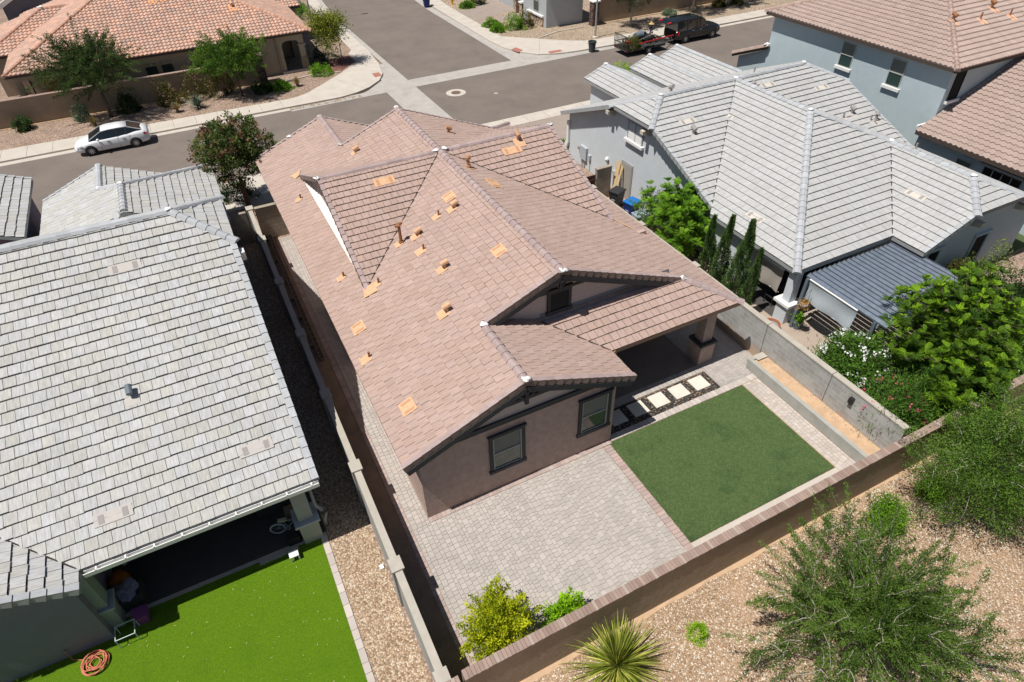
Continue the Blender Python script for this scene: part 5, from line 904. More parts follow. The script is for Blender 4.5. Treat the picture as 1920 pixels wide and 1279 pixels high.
# desert spoon
def spiky(name, lb, x, y, n, L, lm, seed, w=.03, el=(.1, 1.5), cat='plant', group=None, droop=.25):
    R = np.random.default_rng(seed); t = thing(name, lb, cat, (x, y, 0), group); V = []; F = []; T = []; k = 6
    for i in range(n):
        az = R.random()*6.283; e = el[0]+(el[1]-el[0])*R.random()**.8; l = L*(.6+.5*R.random()); d = np.array([math.cos(az)*math.cos(e), math.sin(az)*math.cos(e), math.sin(e)]); s = np.cross(d, [0, 0, 1.]); s /= np.linalg.norm(s)+1e-6; c = R.random()
        q = np.linspace(0, 1, k); ax = np.array([x, y, .12])+d*(q*l)[:, None]; ax[:, 2] -= droop*l*q**2.5*math.cos(e); ww = w*(1-q**2*.95); b = len(V)*2*k; V.append(np.concatenate([ax-s*ww[:, None], ax+s*ww[:, None]+np.array([0, 0, .004])]))
        for j in range(k-1): F.append([b+j, b+j+1, b+k+j+1, b+k+j]); T.append((c, c*R.random()))
    o = npmesh('blades', np.concatenate(V), np.array(F), np.array(T), lm, t, (x, y, 0)); m = MB(); m.blob((x, y, .1), .12, 5, 0, 2); m.build('core', bark, t); return t
spiky('desert_spoon', 'big spiky green desert spoon plant against the outside of the brick-capped wall', 2.75, -6.75, 360, 1.8, leafmat('blade_green', (.16, .23, .02), (.55, .52, .12), .25), 3, .017, (.0, 1.5), droop=.4)
tree('shrub', 'green rounded shrub on the gravel behind the large open tree', 'shrub', (12.65, -7.05, 0), .2, (12.65, -7.05, .5), (.6, .55, .45), 90, 70, (.06, .045), lm_green, bark, 31, tr=.02, clump=.14, stems=4, inner=.1)
tree('shrub', 'green rounded shrub on the gravel nearest the far end of the brick-capped wall', 'shrub', (14.85, -6.95, 0), .2, (14.85, -6.95, .42), (.40, .38, .38), 70, 70, (.06, .045), lm_green, bark, 32, tr=.02, clump=.11, stems=4, inner=.1)
bush('shrub', 'little yellow-green tuft alone on the gravel right of the spiky plant', 'shrub', (5.25, -7.05, 0), (.26, .26, .34), 1500, (.07, .016), lm_lime, 33, stem=False); bush('shrub', 'dull green shrub cut by the bottom edge of the photo', 'shrub', (4.3, -8.55, 0), (.5, .45, .3), 1400, (.07, .02), lm_olive, 34)
# right edge
for i, (x, y, r, h, m, lb) in enumerate([(24.3, -1.2, .9, 1.6, lm_green, 'bright green leafy bush below the shaded rear windows'), (26.3, -.4, 1.0, 2.1, lm_mag, 'dark glossy bush standing highest at the right edge'), (25.2, .0, .6, 2.0, lm_olive, 'brownish thin bush against the shaded rear wall'), (24.2, -3.3, 1.0, 1.5, lm_ole, 'green hedge bush with tiny white flowers, upper one at the right edge'), (22.6, -4.4, 1.1, 1.5, lm_ole, 'green hedge bush with tiny white flowers, middle one at the right edge'), (21.2, -5.0, .9, 1.5, lm_ole, 'green hedge bush with tiny white flowers by the brick-capped wall'), (26.6, -2.0, .9, 1.6, lm_dark, 'dark shaded bush at the right edge behind the hedge')]):
    t = bush('hedge_bush', lb, 'bush', (x, y, 0), (r, r, h), 5200, (.10, .05), m, 40+i, 'bushes along the far right yard')
    if i in (3, 4, 5): flowers(t, (x, y, 0), (r, r, h), 26, ol, 50+i, .035, 2, .03, .8)
# street trees, top left
tree('street_tree', 'dark wispy desert tree behind the white car', 'tree', (-8.07, 43.7, 0), 1.6, (-8.2, 43.7, 3.6), (2.9, 2.4, 1.7), 260, 150, (.13, .045), leafmat('leaf_dusky', (.035, .07, .022), (.085, .135, .035)), bark, 61, tr=.13, clump=.18, wisp=1.5, inner=.12, twig=.02)
tree('street_tree', 'bright green desert tree in front of the brown street wall, right of the car', 'tree', (1.28, 43.0, 0), 1.4, (1.2, 43.1, 2.9), (2.5, 1.9, 1.3), 200, 150, (.14, .05), leafmat('leaf_fresh', (.05, .12, .02), (.14, .25, .03)), bark, 62, tr=.09, clump=.25, wisp=.8, inner=.15, twig=.02)
tree('street_tree', 'young yellow-green tree at the street corner in front of the arched porch', 'tree', (9.3, 46.9, 0), 1.5, (9.6, 46.9, 2.9), (1.4, 1.15, 1.25), 110, 80, (.15, .08), leafmat('leaf_autumn', (.10, .15, .02), (.28, .30, .04)), bark_pale, 63, tr=.05, clump=.38, inner=.1)
m = MB(); m.tube([(10.6, 47.6, 0), (10.6, 47.6, 1.7)], .04, 6); tag(m.build('tree_stake', pole_grey), 'thin stake standing beside the young corner tree', 'stake')
tree('tree', 'full round tree with rusty and green leaves beyond the end of the side yard', 'tree', (-1.45, 24.6, 0), 1.6, (-1.35, 24.5, 3.15), (2.0, 1.8, 1.65), 230, 90, (.15, .065), lm_mag, mat('bark_brown', (.17, .11, .08), .95, .2, 14), 64, tr=.13, clump=.2, inner=.08, wisp=.4); R0 = [o for o in bpy.data.objects if o.name.startswith('crown') and o.parent and 'rusty' in o.parent.get('label', '')][0].parent; flowers(R0, (-1.35, 24.5, 3.15), (2.15, 1.9, 1.75), 150, lm_magr, 65, .09, 9, .13, .4)
bush('hedge_bush', 'dark clipped bush in the shade under the rusty-leaved tree', 'bush', (-1.9, 25.9, 0), (1.2, .8, 1.1), 4500, (.09, .045), lm_dark, 66)
for i, (x, y, r, h, m, lb, fl) in enumerate([(-13.8, 44.2, .55, .75, lm_dark, 'dark round shrub at the left edge below the brown street wall', 0), (-9.9, 44.1, .55, .85, lm_sage, 'sage green round shrub left of the dark wispy tree', 0), (-6.7, 44.1, .75, 1.6, lm_dark, 'dark shaded bush right beside the dark wispy tree trunk', 0), (-3.95, 44.0, .85, 1.6, lm_olive, 'pink-tinged bush between the two street trees', 1), (-1.9, 44.5, 1.0, 1.7, lm_olive, 'larger pink-flowering bush left of the bright street tree', 1), (.1, 44.5, .95, 1.7, lm_olive, 'pink-flowering bush just behind the bright street tree trunk', 1), (2.9, 43.3, .8, .6, lm_dark, 'low dark bush at the foot of the dark stone pillar', 0), (4.4, 43.0, .75, .55, lm_green, 'low green bush right of the dark stone pillar', 0), (8.0, 44.9, .8, .7, lm_green, 'rounded green bush at the corner of the arched porch', 0), (9.3, 48.8, 1.1, 1.5, lm_dark, 'dark bush in the shade between the porch and the young tree', 0), (10.6, 63.6, 1.2, 1.3, lm_green, 'green bush beside the pavement beyond the red roof', 0), (11.0, 66, 1.0, 1.1, lm_sage, 'pale bush farthest beyond the red roof', 0)]):
    t = bush('street_shrub', lb, 'bush', (x, y, 0), (r, r, h), 2600, (.12, .05), m, 70+i, 'shrubs on the gravel across the street')
    if fl: flowers(t, (x, y, 0), (r*1.05, r*1.05, h), 34, pp, 90+i, .06, 4, .06, .8)
spiky('agave', 'grey-green spiky plant on the gravel between the street trees', -2.1, 42.1, 160, 1.1, leafmat('agave_green', (.12, .17, .12), (.19, .24, .17), .1), 5, .03, (.3, 1.5)); 
for i, (x, y, lb) in enumerate([(-9.2, 42.3, 'dry straw grass tuft in front of the sage green shrub'), (-3.6, 42.0, 'small dry grass tuft in the shade of the dark wispy tree'), (5.6, 42.9, 'dry grass tuft on the gravel below the arched porch')]): spiky('grass_tuft', lb, x, y, 260, .75, lm_straw, 8+i, .012, (.5, 1.5), 'grass', 'dry grass tufts')
# top centre and right
for i, (x, y, r, h, m, lb) in enumerate([(27.2, 57.8, .75, .7, lm_green, 'small round bush by the fire hydrant, nearer the road'), (28.8, 58.6, .95, .95, lm_dark, 'darker round bush by the fire hydrant'), (26.4, 49.9, .75, .65, lm_green, 'low dark green bush at the gravel corner by the driveway'), (26.2, 48.1, .7, .65, lm_green, 'low round bush nearest the street corner pavement'), (28.0, 48.1, .9, 1.15, lm_green, 'upright bright green bush before the stone corner bay'), (29.2, 48.3, 1.05, 1.1, lm_olive, 'large dark olive ball bush before the stone corner bay'), (29.3, 31.0, 1.3, 1.0, lm_lime, 'lime green bush showing between the ribbed garage roofs'), (17.9, 21.7, .7, .7, lm_green, 'green plant behind the corner of the pale blue wall'), (43.5, 44.0, .6, .5, lm_sage, 'pale green tuft beyond the black vehicle roof'), (49.9, 43.9, .7, .8, lm_olive, 'brown-green bush under the trees at the brown wall'), (52.0, 43.6, .7, .8, lm_olive, 'rightmost brown-green bush at the brown wall')]):
    bush('round_bush', lb, 'bush', (x, y, 0), (r, r, h), 2200, (.12, .06), m, 110+i, 'round bushes of the front gardens')
for i, (x, y, lb) in enumerate([(37.9, 42.8, 'street tree standing behind the trailer'), (46.2, 43.7, 'street tree beyond the black vehicle, shading the pavement'), (50.8, 43.7, 'rightmost street tree in front of the brown wall')]):
    tree('street_tree', lb, 'tree', (x, y, 0), 2.0, (x+.2, y-.2, 3.5), (2.4, 1.8, 1.4), 170, 110, (.14, .05), MATS['leaf_dusky'], bark_pale, 120+i, 'street trees along the brown wall', tr=.11, clump=.26, wisp=.7)
# ------------------------------------------------------------------ vehicles
def loftsec(mb, secs, mi=0, close=True):
    n = len(secs[0]); V = [p for s in secs for p in s]; F = []
    for i in range(len(secs)-1):
        for k in range(n if close else n-1): F.append([i*n+k, i*n+(k+1) % n, (i+1)*n+(k+1) % n, (i+1)*n+k])
    if close: F += [list(range(n))[::-1], list(range((len(secs)-1)*n, len(secs)*n))]
    mb.add(V, F, (.5, .5), None, mi)
def rim_wheel(t, x, y, z, r, side, tm, rm, sp=9):
    w = MB(); w.wheel((x, y, z), (0, 1, 0), r, .22, 26, prof=[(r*.62, -.11), (r*.93, -.11), (r, -.08), (r, .08), (r*.93, .11), (r*.62, .11)]); wh = w.build('wheel', tm, t, smooth=True)
    m = MB(); yo = y+side*.085; m.wheel((x, y+side*.05, z), (0, 1, 0), r*.66, .05, 24, prof=[(r*.64, -.03), (r*.66, .05), (r*.60, .05), (r*.56, .0)])
    m.wheel((x, yo, z), (0, 1, 0), r*.16, .04, 12)
    for k in range(sp):
        a = 6.2832*k/sp; m.bar((x+math.cos(a)*r*.12, yo, z+math.sin(a)*r*.12), (x+math.cos(a)*r*.62, yo, z+math.sin(a)*r*.62), .045, .03, up=(0, 1, 0))
    m.build('rim', rm, wh); d = MB(); d.wheel((x, y+side*.03, z), (0, 1, 0), r*.62, .02, 20); d.build('brake_disc', black_metal, wh)
tyre = mat('tyre', (.018, .018, .018), .85, .05, 9); rimm = mat('alloy', (.55, .56, .58), .35, .03, 5, metal=.6); carglass = glassmat('car_glass', (.012, .016, .018), .06)
def vehicle(name, label, loc, rz, paint, roofz, body, cabin, wheels, wr, hw, glassm, details):
    t = thing(name, label, 'car', loc, None, 0); mb = MB()
    for_ = []
    for x, w, zb, zs, zt in body:
        for_.append([(x, -w*.80, zb), (x, -w*.97, zb+.10), (x, -w, zb+(zs-zb)*.45), (x, -w*.985, zs-.10), (x, -w*.93, zs), (x, -w*.70, zt), (x, 0, zt+.03), (x, w*.70, zt), (x, w*.93, zs), (x, w*.985, zs-.10), (x, w, zb+(zs-zb)*.45), (x, w*.97, zb+.10), (x, w*.80, zb)])
    L_ = lambda p: (loc[0]+p[0]*math.cos(rz)-p[1]*math.sin(rz), loc[1]+p[0]*math.sin(rz)+p[1]*math.cos(rz), loc[2]+p[2])
    loftsec(mb, [[L_(p) for p in s] for s in for_]); mb.build('body', paint, t, smooth=True)
    g = MB(); cs = []
    for x, wb, zb, wt, zt in cabin: cs.append([L_(p) for p in [(x, -wb, zb), (x, -wt, zt), (x, wt, zt), (x, wb, zb)]])
    loftsec(g, cs); g.build('window_glass', glassm, t)
    r = MB(); rs = [c for c in cabin if c[4] > roofz-.06]; sec = []
    for x, wb, zb, wt, zt in rs: sec.append([L_(p) for p in [(x, -wt*1.06, zt-.035), (x, -wt*.9, zt+.022), (x, 0, zt+.04), (x, wt*.9, zt+.022), (x, wt*1.06, zt-.035)]])
    loftsec(r, sec); r.build('roof', paint, t, smooth=True)
    p = MB()
    for s in (-1, 1):
        for i in range(len(cabin)-1):
            a, b = cabin[i], cabin[i+1]
            if min(a[4], b[4]) < roofz-.06: p.bar(L_((a[0], s*a[3]*1.01, a[4])), L_((b[0], s*b[3]*1.01, b[4])), .04)
        for x in details.get('pillars', []):
            c = min(rs, key=lambda q: abs(q[0]-x)); q = MB(); q.bar(L_((x, s*c[1]*1.012, c[2])), L_((x-.05, s*c[3]*1.012, c[4])), .06, .03); q.build('door_pillar', black_metal, t)
    p.build('pillar', paint, t)
    for x in wheels:
        for s in (-1, 1):
            rim_wheel(t, L_((x, 0, 0))[0], L_((0, s*(hw-.09), 0))[1], loc[2]+wr, wr, s*math.cos(rz), tyre, rimm, details.get('spokes', 9))
            a = MB(); c = L_((x, s*(hw-.045), wr)); a.wheel(c, (0, 1, 0), wr*1.16, .10, 26); a.build('wheel_arch', black_metal, t)
    for k, (pts, m) in details.get('plates', {}).items():
        for s in (-1, 1):
            q = MB(); q.prism([L_((x, s*y, z)) for x, y, z in pts], Vector(L_((0, s*.02, 0)))-Vector(L_((0, 0, 0)))); q.build(k, m, t)
    for s in (-1, 1):
        q = MB(); c = L_((details['mirror'][0], s*(hw+.08), details['mirror'][1])); q.blob(c, .10, 6, 0, 1, .05, .8); q.build('wing_mirror', paint, t, smooth=True)
        for x in details['handles']: q = MB(); q.bar(L_((x-.09, s*(hw+.005), details['hz'])), L_((x+.09, s*(hw+.005), details['hz'])), .03, .03); q.build('door_handle', rimm, t)
        for x in details['seams']:
            q = MB(); q.bar(L_((x, s*(hw+.002), .30)), L_((x+.02, s*(hw*.975+.002), details['hz']+.14)), .012, .012); q.build('door_seam', black_metal, t)
    return t, L_
white_car = mat('car_white', (.70, .72, .74), .3, .01, 2, spec=.6); black_car = mat('car_black', (.012, .013, .016), .22, .02, 2, spec=.7)
lamp_red = mat('lamp_red', (.45, .01, .015), .25, .02, 3); lamp_clear = mat('lamp_clear', (.35, .36, .38), .2, .02, 3)
vehicle('parked_car', 'white sedan parked against the kerb across the street, facing left', (-8.05, 37.85, RZ0+.002), math.pi, white_car, 1.43,
    [(-2.32, .60, .42, .66, .72), (-2.25, .80, .28, .88, .98), (-1.95, .86, .22, .95, 1.05), (-1.4, .885, .20, .95, 1.06), (-.5, .89, .18, .92, .98), (.4, .89, .18, .90, .96), (1.0, .89, .18, .88, .97), (1.5, .87, .20, .82, .90), (2.0, .80, .24, .70, .77), (2.22, .66, .28, .58, .64), (2.32, .45, .36, .50, .54)],
    [(-1.95, .66, 1.03, .62, 1.06), (-1.15, .78, .95, .58, 1.38), (-.6, .80, .93, .60, 1.42), (.1, .80, .92, .60, 1.42), (.45, .80, .92, .58, 1.37), (1.32, .74, .90, .68, .96)], [-1.37, 1.37], .325, .89, carglass,
    dict(pillars=[-.45, -1.0], mirror=(.75, 1.0), handles=[-.75, .2], hz=.80, seams=[-.42, .72, -1.15], plates={'tail_light': ([(-2.27, .62, .88), (-2.0, .87, .93), (-2.02, .885, .80), (-2.27, .76, .78)], lamp_red), 'headlight': ([(2.12, .66, .66), (1.75, .85, .76), (1.78, .86, .68), (2.15, .72, .58)], lamp_clear)}))
suvt, LL = vehicle('parked_suv', 'black sport utility vehicle with its rear hatch raised, hitched to the trailer', (40.65, 37.0, RZ0+.002), 0, black_car, 1.9,
    [(-2.6, .80, .45, .78, .82), (-2.5, .95, .35, 1.08, 1.12), (-2.0, 1.0, .30, 1.12, 1.16), (0, 1.0, .30, 1.10, 1.14), (1.1, 1.0, .30, 1.08, 1.16), (1.7, .98, .32, 1.05, 1.14), (2.35, .93, .38, .98, 1.06), (2.55, .80, .45, .85, .92)],
    [(-2.48, .90, 1.08, .80, 1.86), (-2.3, .92, 1.08, .82, 1.89), (-1, .93, 1.08, .84, 1.92), (.2, .93, 1.08, .82, 1.90), (.45, .92, 1.08, .80, 1.85), (1.15, .88, 1.08, .80, 1.16)], [-1.5, 1.6], .39, 1.0, carglass,
    dict(spokes=7, pillars=[-.3, -1.35, .1], mirror=(.75, 1.2), handles=[-.75, .1], hz=1.0, seams=[-.4, .65, -1.2], plates={'tail_light': ([(-2.55, .78, 1.1), (-2.3, 1.0, 1.1), (-2.3, 1.0, .78), (-2.55, .82, .78)], lamp_red), 'headlight': ([(2.45, .72, .92), (2.1, .95, .98), (2.1, .955, .82), (2.45, .80, .76)], lamp_clear)}))
q = MB(); q.prism([LL((-2.45, -.85, 1.9)), LL((-2.45, .85, 1.9)), LL((-3.45, .80, 1.76)), LL((-3.45, -.80, 1.76))], (0, 0, .07)); hc = q.build('hatch_door', black_car, suvt)
q = MB(); q.prism([LL((-2.7, -.7, 1.95)), LL((-2.7, .7, 1.95)), LL((-3.05, .65, 1.905)), LL((-3.05, -.65, 1.905))], (0, 0, .01)); q.build('hatch_glass', carglass, hc)
for s in (-1, 1): q = MB(); q.obox(LL((-3.25, s*.62, 1.87)), Vector((1, 0, .13)).normalized(), Vector((0, 1, 0)), Vector((0, 0, 1)), .16, .13, .02); q.build('tail_light', lamp_red, hc)
for s in (-.8, .8): q = MB(); q.bar(LL((-2.2, s, 1.93)), LL((.2, s, 1.95)), .05, .06); q.build('roof_rail', black_metal, suvt)
q = MB(); q.prism([LL((-2.62, -.75, .5)), LL((-2.62, .75, .5)), LL((-2.62, .78, 1.05)), LL((-2.62, -.78, 1.05))], (-.015, 0, 0)); q.build('load_opening', dark_void, suvt)
# utility trailer
gz = RZ0; t = thing('utility_trailer', 'open utility trailer with a tall slatted ramp gate behind the black vehicle', 'trailer', (34.4, 36.4, gz)); tm = mat('trailer_steel', (.05, .052, .05), .6, .15, 8)
m = MB(); m.box(32.35, 35.45, gz+.5, 36.4, 37.35, gz+.56); m.box(32.35, 35.42, gz+.42, 36.4, 35.48, gz+.58); m.box(32.35, 37.32, gz+.42, 36.4, 37.38, gz+.58); m.build('bed', tm, t)
m = MB()
for y in (35.44, 37.36):
    m.box(32.4, y-.02, gz+.92, 36.4, y+.02, gz+.97)
    for i in range(6): x = 32.45+i*.78; m.box(x-.02, y-.02, gz+.58, x+.02, y+.02, gz+.95)
m.box(36.36, 35.44, gz+.58, 36.4, 37.36, gz+.97); m.build('side_rail', tm, t)
m = MB()
for i in range(11): y = 35.45+i*.19; m.box(32.30, y-.018, gz+.45, 32.34, y+.018, gz+1.62)
for z in (.45, 1.0, 1.6): m.box(32.29, 35.42, gz+z, 32.35, 37.38, gz+z+.05)
m.build('ramp_gate', tm, t)
m = MB(); m.bar((36.4, 35.6, gz+.5), (37.7, 36.45, gz+.5), .07); m.bar((36.4, 37.2, gz+.5), (37.7, 36.45, gz+.5), .07); m.bar((37.6, 36.45, gz+.5), (38.1, 36.6, gz+.5), .08); m.build('drawbar', tm, t)
for y, s in ((35.27, -1), (37.53, 1)):
    rim_wheel(t, 34.5, y, gz+.35, .34, s, tyre, white_paint, 5); m = MB(); m.box(34.0, y-.12, gz+.73, 35.0, y+.12, gz+.76); m.box(33.95, y-.12, gz+.5, 34.0, y+.12, gz+.74); m.box(35.0, y-.12, gz+.5, 35.05, y+.12, gz+.74); m.build('mudguard', tm, t)
for y in (35.6, 37.2): m = MB(); m.box(32.28, y-.07, gz+.44, 32.30, y+.07, gz+.52); m.build('tail_light', lamp_red, t)
t = thing('ladder', 'ladder with red rails lying on its side along the trailer', 'ladder', (35.4, 35.38, gz)); m = MB(); m.bar((33.6, 35.36, gz+.98), (37.2, 35.38, gz+1.16), .05, .09); m.build('rail', red_paint, t)
m = MB(); m.bar((33.8, 35.36, gz+.60), (37.2, 35.38, gz+.76), .05, .07); m.build('rail', pole_grey, t); m = MB(); [m.bar((34.0+i*.3, 35.37, gz+.62+i*.014), (33.95+i*.3, 35.37, gz+.98+i*.015), .035) for i in range(11)]; m.build('rung', pole_grey, t)
bush('yard_waste', 'heap of cut green branches in the back of the trailer', 'garden waste', (33.4, 36.2, gz+.5), (.85, .7, .65), 2600, (.16, .05), lm_olive, 201, stem=False)
m = MB(); m.wheel((34.5, 36.9, gz+1.2), (1, .1, 0), .3, .75, 18, prof=[(.01, -.36), (.24, -.36), (.31, .34), (.33, .36), (.33, .40), (.27, .40), (.24, -.30), (.01, -.30)]); tag(m.build('barrel', plastic_grey), 'grey plastic barrel lying on its side on the trailer load', 'barrel')
m = MB(); m.box(35.0, 36.2, gz+.57, 36.1, 37.1, gz+1.0); m.blob((35.5, 36.7, gz+1.05), .4, 6, 0, 4, .4, .4); tag(m.build('tarp_bundle', plastic_black), 'dark bundle of gear in the middle of the trailer bed', 'bundle')
m = MB(); m.box(32.6, 35.9, gz+.9, 32.95, 36.2, gz+1.12); m.tube([(32.77, 36.05, gz+1.12), (32.77, 36.05, gz+1.22)], .05, 8); tag(m.build('fuel_can', red_paint), 'small red fuel can at the gate end of the trailer', 'fuel can')
for i, (x, y, z, lb, mm) in enumerate([(34.9, 36.85, 1.05, 'dark green lump of gear on the trailer bed', lm_dark), (35.9, 36.4, 1.05, 'brown sack on the trailer bed next to the person', mat('sack', (.22, .15, .09), .9, .1, 9))]):
    m = MB(); m.blob((x, y, gz+z-.2), .26, 6, 0, i+7, .6, .8); m.obox((x, y, gz+z-.3), Vector((1, .3, 0)).normalized(), Vector((-.3, 1, 0)).normalized(), Vector((0, 0, 1)), .3, .2, .16); tag(m.build('equipment', mm), lb, 'equipment')
m = MB(); m.lathe((35.2, 37.1, gz+.57), [(.22, 0), (.27, .6), (.29, .62), (.29, .68), (.24, .66), (0, .3)], 16); tag(m.build('barrel', plastic_black), 'upright black barrel standing on the far side of the trailer bed', 'barrel')
for k, (a, b, lb) in enumerate([((33.6, 36.9, .75), (35.3, 37.2, 1.35), 'long-handled tool sticking up from the trailer load'), ((33.9, 36.5, .8), (35.6, 36.3, 1.25), 'long-handled tool lying flat over the trailer load')]):
    m = MB(); m.bar((a[0], a[1], gz+a[2]), (b[0], b[1], gz+b[2]), .035); m.obox((b[0], b[1], gz+b[2]), Vector((1, 0, 0)), Vector((0, 1, 0)), Vector((0, 0, 1)), .06, .2, .03); tag(m.build('tool', MATS['lumber'] if 'lumber' in MATS else bark_pale), lb, 'tool')
# gardener
def person():
    t = thing('person', 'person in a straw hat and dark top standing between the trailer and the black vehicle', 'person', (36.55, 37.75, gz))
    J = {'pel': (0, 0, .93), 'bel': (0, 0, 1.08), 'ch': (-.01, .0, 1.32), 'nk': (-.03, 0, 1.47), 'hd': (-.06, 0, 1.56), 'ht': (-.08, 0, 1.68), 'ls': (0, .19, 1.40), 'le': (-.06, .27, 1.14), 'lw': (-.24, .20, 1.02), 'lh': (-.31, .18, 1.00), 'rs': (0, -.19, 1.40), 're': (-.05, -.27, 1.13), 'rw': (-.22, -.22, .98), 'rh': (-.29, -.20, .95),
         'lhp': (0, .10, .90), 'lk': (-.03, .12, .49), 'la': (.03, .13, .09), 'lt': (-.12, .15, .04), 'rhp': (0, -.10, .90), 'rk': (-.05, -.12, .49), 'ra': (0, -.13, .09), 'rt': (-.15, -.15, .04)}
    Rr = {'pel': (.16, .12), 'bel': (.145, .11), 'ch': (.17, .12), 'nk': (.06, .06), 'hd': (.085, .09), 'ht': (.075, .08), 'ls': (.06, .06), 'le': (.045, .045), 'lw': (.03, .03), 'lh': (.035, .02), 'rs': (.06, .06), 're': (.045, .045), 'rw': (.03, .03), 'rh': (.035, .02), 'lhp': (.095, .095), 'lk': (.06, .06), 'la': (.045, .045), 'lt': (.04, .03), 'rhp': (.095, .095), 'rk': (.06, .06), 'ra': (.045, .045), 'rt': (.04, .03)}
    E = [('pel', 'bel'), ('bel', 'ch'), ('ch', 'nk'), ('nk', 'hd'), ('hd', 'ht'), ('ch', 'ls'), ('ls', 'le'), ('le', 'lw'), ('lw', 'lh'), ('ch', 'rs'), ('rs', 're'), ('re', 'rw'), ('rw', 'rh'), ('pel', 'lhp'), ('lhp', 'lk'), ('lk', 'la'), ('la', 'lt'), ('pel', 'rhp'), ('rhp', 'rk'), ('rk', 'ra'), ('ra', 'rt')]
    for sd, w in (('l', 1), ('r', -1)):
        h = J[sd+'h']
        for k in range(4):
            n1, n2 = f'{sd}f{k}', f'{sd}g{k}'; o = (k-1.5)*.02; J[n1] = (h[0]-.05, h[1]+o, h[2]-.005); J[n2] = (h[0]-.085+abs(k-1.2)*.008, h[1]+o, h[2]-.035); Rr[n1] = (.010, .010); Rr[n2] = (.008, .008); E += [(sd+'h', n1), (n1, n2)]
        J[sd+'th'] = (h[0]-.02, h[1]-w*.04, h[2]+.01); Rr[sd+'th'] = (.010, .010); E.append((sd+'h', sd+'th'))
    K = list(J); me = bpy.data.meshes.new('body'); me.from_pydata([J[k] for k in K], [(K.index(a), K.index(b)) for a, b in E], []); o = bpy.data.objects.new('body', me); COL.objects.link(o); o.parent = t
    md = o.modifiers.new('Skin', 'SKIN')
    for i, k in enumerate(K): v = me.skin_vertices[0].data[i]; v.radius = Rr[k]; v.use_root = (k == 'pel')
    sb = o.modifiers.new('Sub', 'SUBSURF'); sb.levels = 1; sb.render_levels = 2; me.materials.append(mat('skin', (.32, .17, .11), .6, .05, 9)); 
    for p in o.modifiers: p.show_render = True
    X, Y, Z_ = t.location; top = mat('top_dark', (.03, .035, .045), .9, .1, 9); jeans = mat('trousers', (.06, .07, .10), .9, .1, 9)
    m = MB(); rings = []
    for z, a, b in ((.86, .18, .14), (1.0, .17, .135), (1.2, .185, .14), (1.36, .20, .14), (1.45, .10, .09)): rings.append([(X-.005+b*math.cos(k*.5236), Y+a*math.sin(k*.5236), Z_+z) for k in range(12)])
    loftsec(m, rings)
    for s in (-1, 1): m.tube([(X, Y+s*.19, Z_+1.39), (X-.05, Y+s*.26, Z_+1.18)], [.075, .06], 8)
    m.build('shirt', top, t, smooth=True)
    for s in (-1, 1):
        m = MB(); m.tube([(X-.05, Y+s*.262, Z_+1.17), (X-.06, Y+s*.27, Z_+1.13), (X-.22, Y+s*.21, Z_+1.005)], [.056, .055, .042], 8); m.build('sleeve', mat('sleeve_pale', (.45, .47, .5), .9, .05, 9), t, smooth=True)
    m = MB()
    for s in (-1, 1): m.tube([(X, Y+s*.09, Z_+.95), (X-.035, Y+s*.12, Z_+.5), (X+.01, Y+s*.13, Z_+.10)], [.125, .085, .075], 10)
    m.build('trousers', jeans, t, smooth=True)
    for s in (-1, 1): m = MB(); m.box(X-.19, Y+s*.14-.05, Z_+.0, X+.08, Y+s*.14+.05, Z_+.09); m.build('boot', black_metal, t)
    m = MB(); m.lathe((X-.07, Y, Z_+1.655), [(.0, 0), (.235, -.015), (.24, .0), (.12, .03), (.10, .12), (.05, .15), (.01, .15)], 20); m.build('straw_hat', mat('straw', (.62, .42, .17), .9, .1, 30), t)
    for s in (-1, 1): m = MB(); m.blob((X-.142, Y+s*.03, Z_+1.60), .012, 4); m.build('eye', black_metal, t); m = MB(); m.blob((X-.06, Y+s*.09, Z_+1.59), .022, 4); m.build('ear', MATS['skin'], t)
    m = MB(); m.blob((X-.16, Y, Z_+1.575), .016, 4); m.build('nose', MATS['skin'], t); m = MB(); m.obox((X-.145, Y, Z_+1.54), Vector((1, 0, 0)), Vector((0, 1, 0)), Vector((0, 0, 1)), .006, .022, .004); m.build('mouth', mat('lips', (.25, .09, .07), .6, 0), t)
person()
# ------------------------------------------------------------------ street furniture and bins
def wheelie(x, y, rz, body, lid, lb, group=None, z0=0.):
    t = thing('wheelie_bin', lb, 'bin', (x, y, z0), group, rz)
    m = MB(); secs = [[(-a, -b, z), (a, -b, z), (a, b, z), (-a, b, z)] for a, b, z in ((.22, .24, .06), (.27, .30, .55), (.30, .34, .95), (.32, .36, .96), (.32, .36, 1.0))]; loftsec(m, secs); m.build('bin_body', body, t, local=True)
    m = MB(); loftsec(m, [[(-.34, -.38, 1.0), (.34, -.38, 1.0), (.34, .40, 1.0), (-.34, .40, 1.0)], [(-.33, -.36, 1.05), (.33, -.36, 1.05), (.33, .39, 1.06), (-.33, .39, 1.06)], [(-.24, -.25, 1.09), (.24, -.25, 1.09), (.24, .30, 1.1), (-.24, .30, 1.1)]]); l = m.build('lid', lid, t, local=True)
    m = MB(); m.tube([(-.25, .42, 1.0), (.25, .42, 1.0)], .02, 6); m.build('handle', body, t, local=True)
    for s in (-1, 1): m = MB(); m.wheel((s*.24, .27, .1), (1, 0, 0), .1, .05, 14); m.build('wheel', tyre, t, local=True)
    m = MB(); m.box(-.12, -.362, .58, .12, -.335, .60); m.box(-.09, -.36, .50, .09, -.33, .515); m.build('marking', mat('label_pale', (.4, .4, .4), .8, 0), t, local=True)
    return t
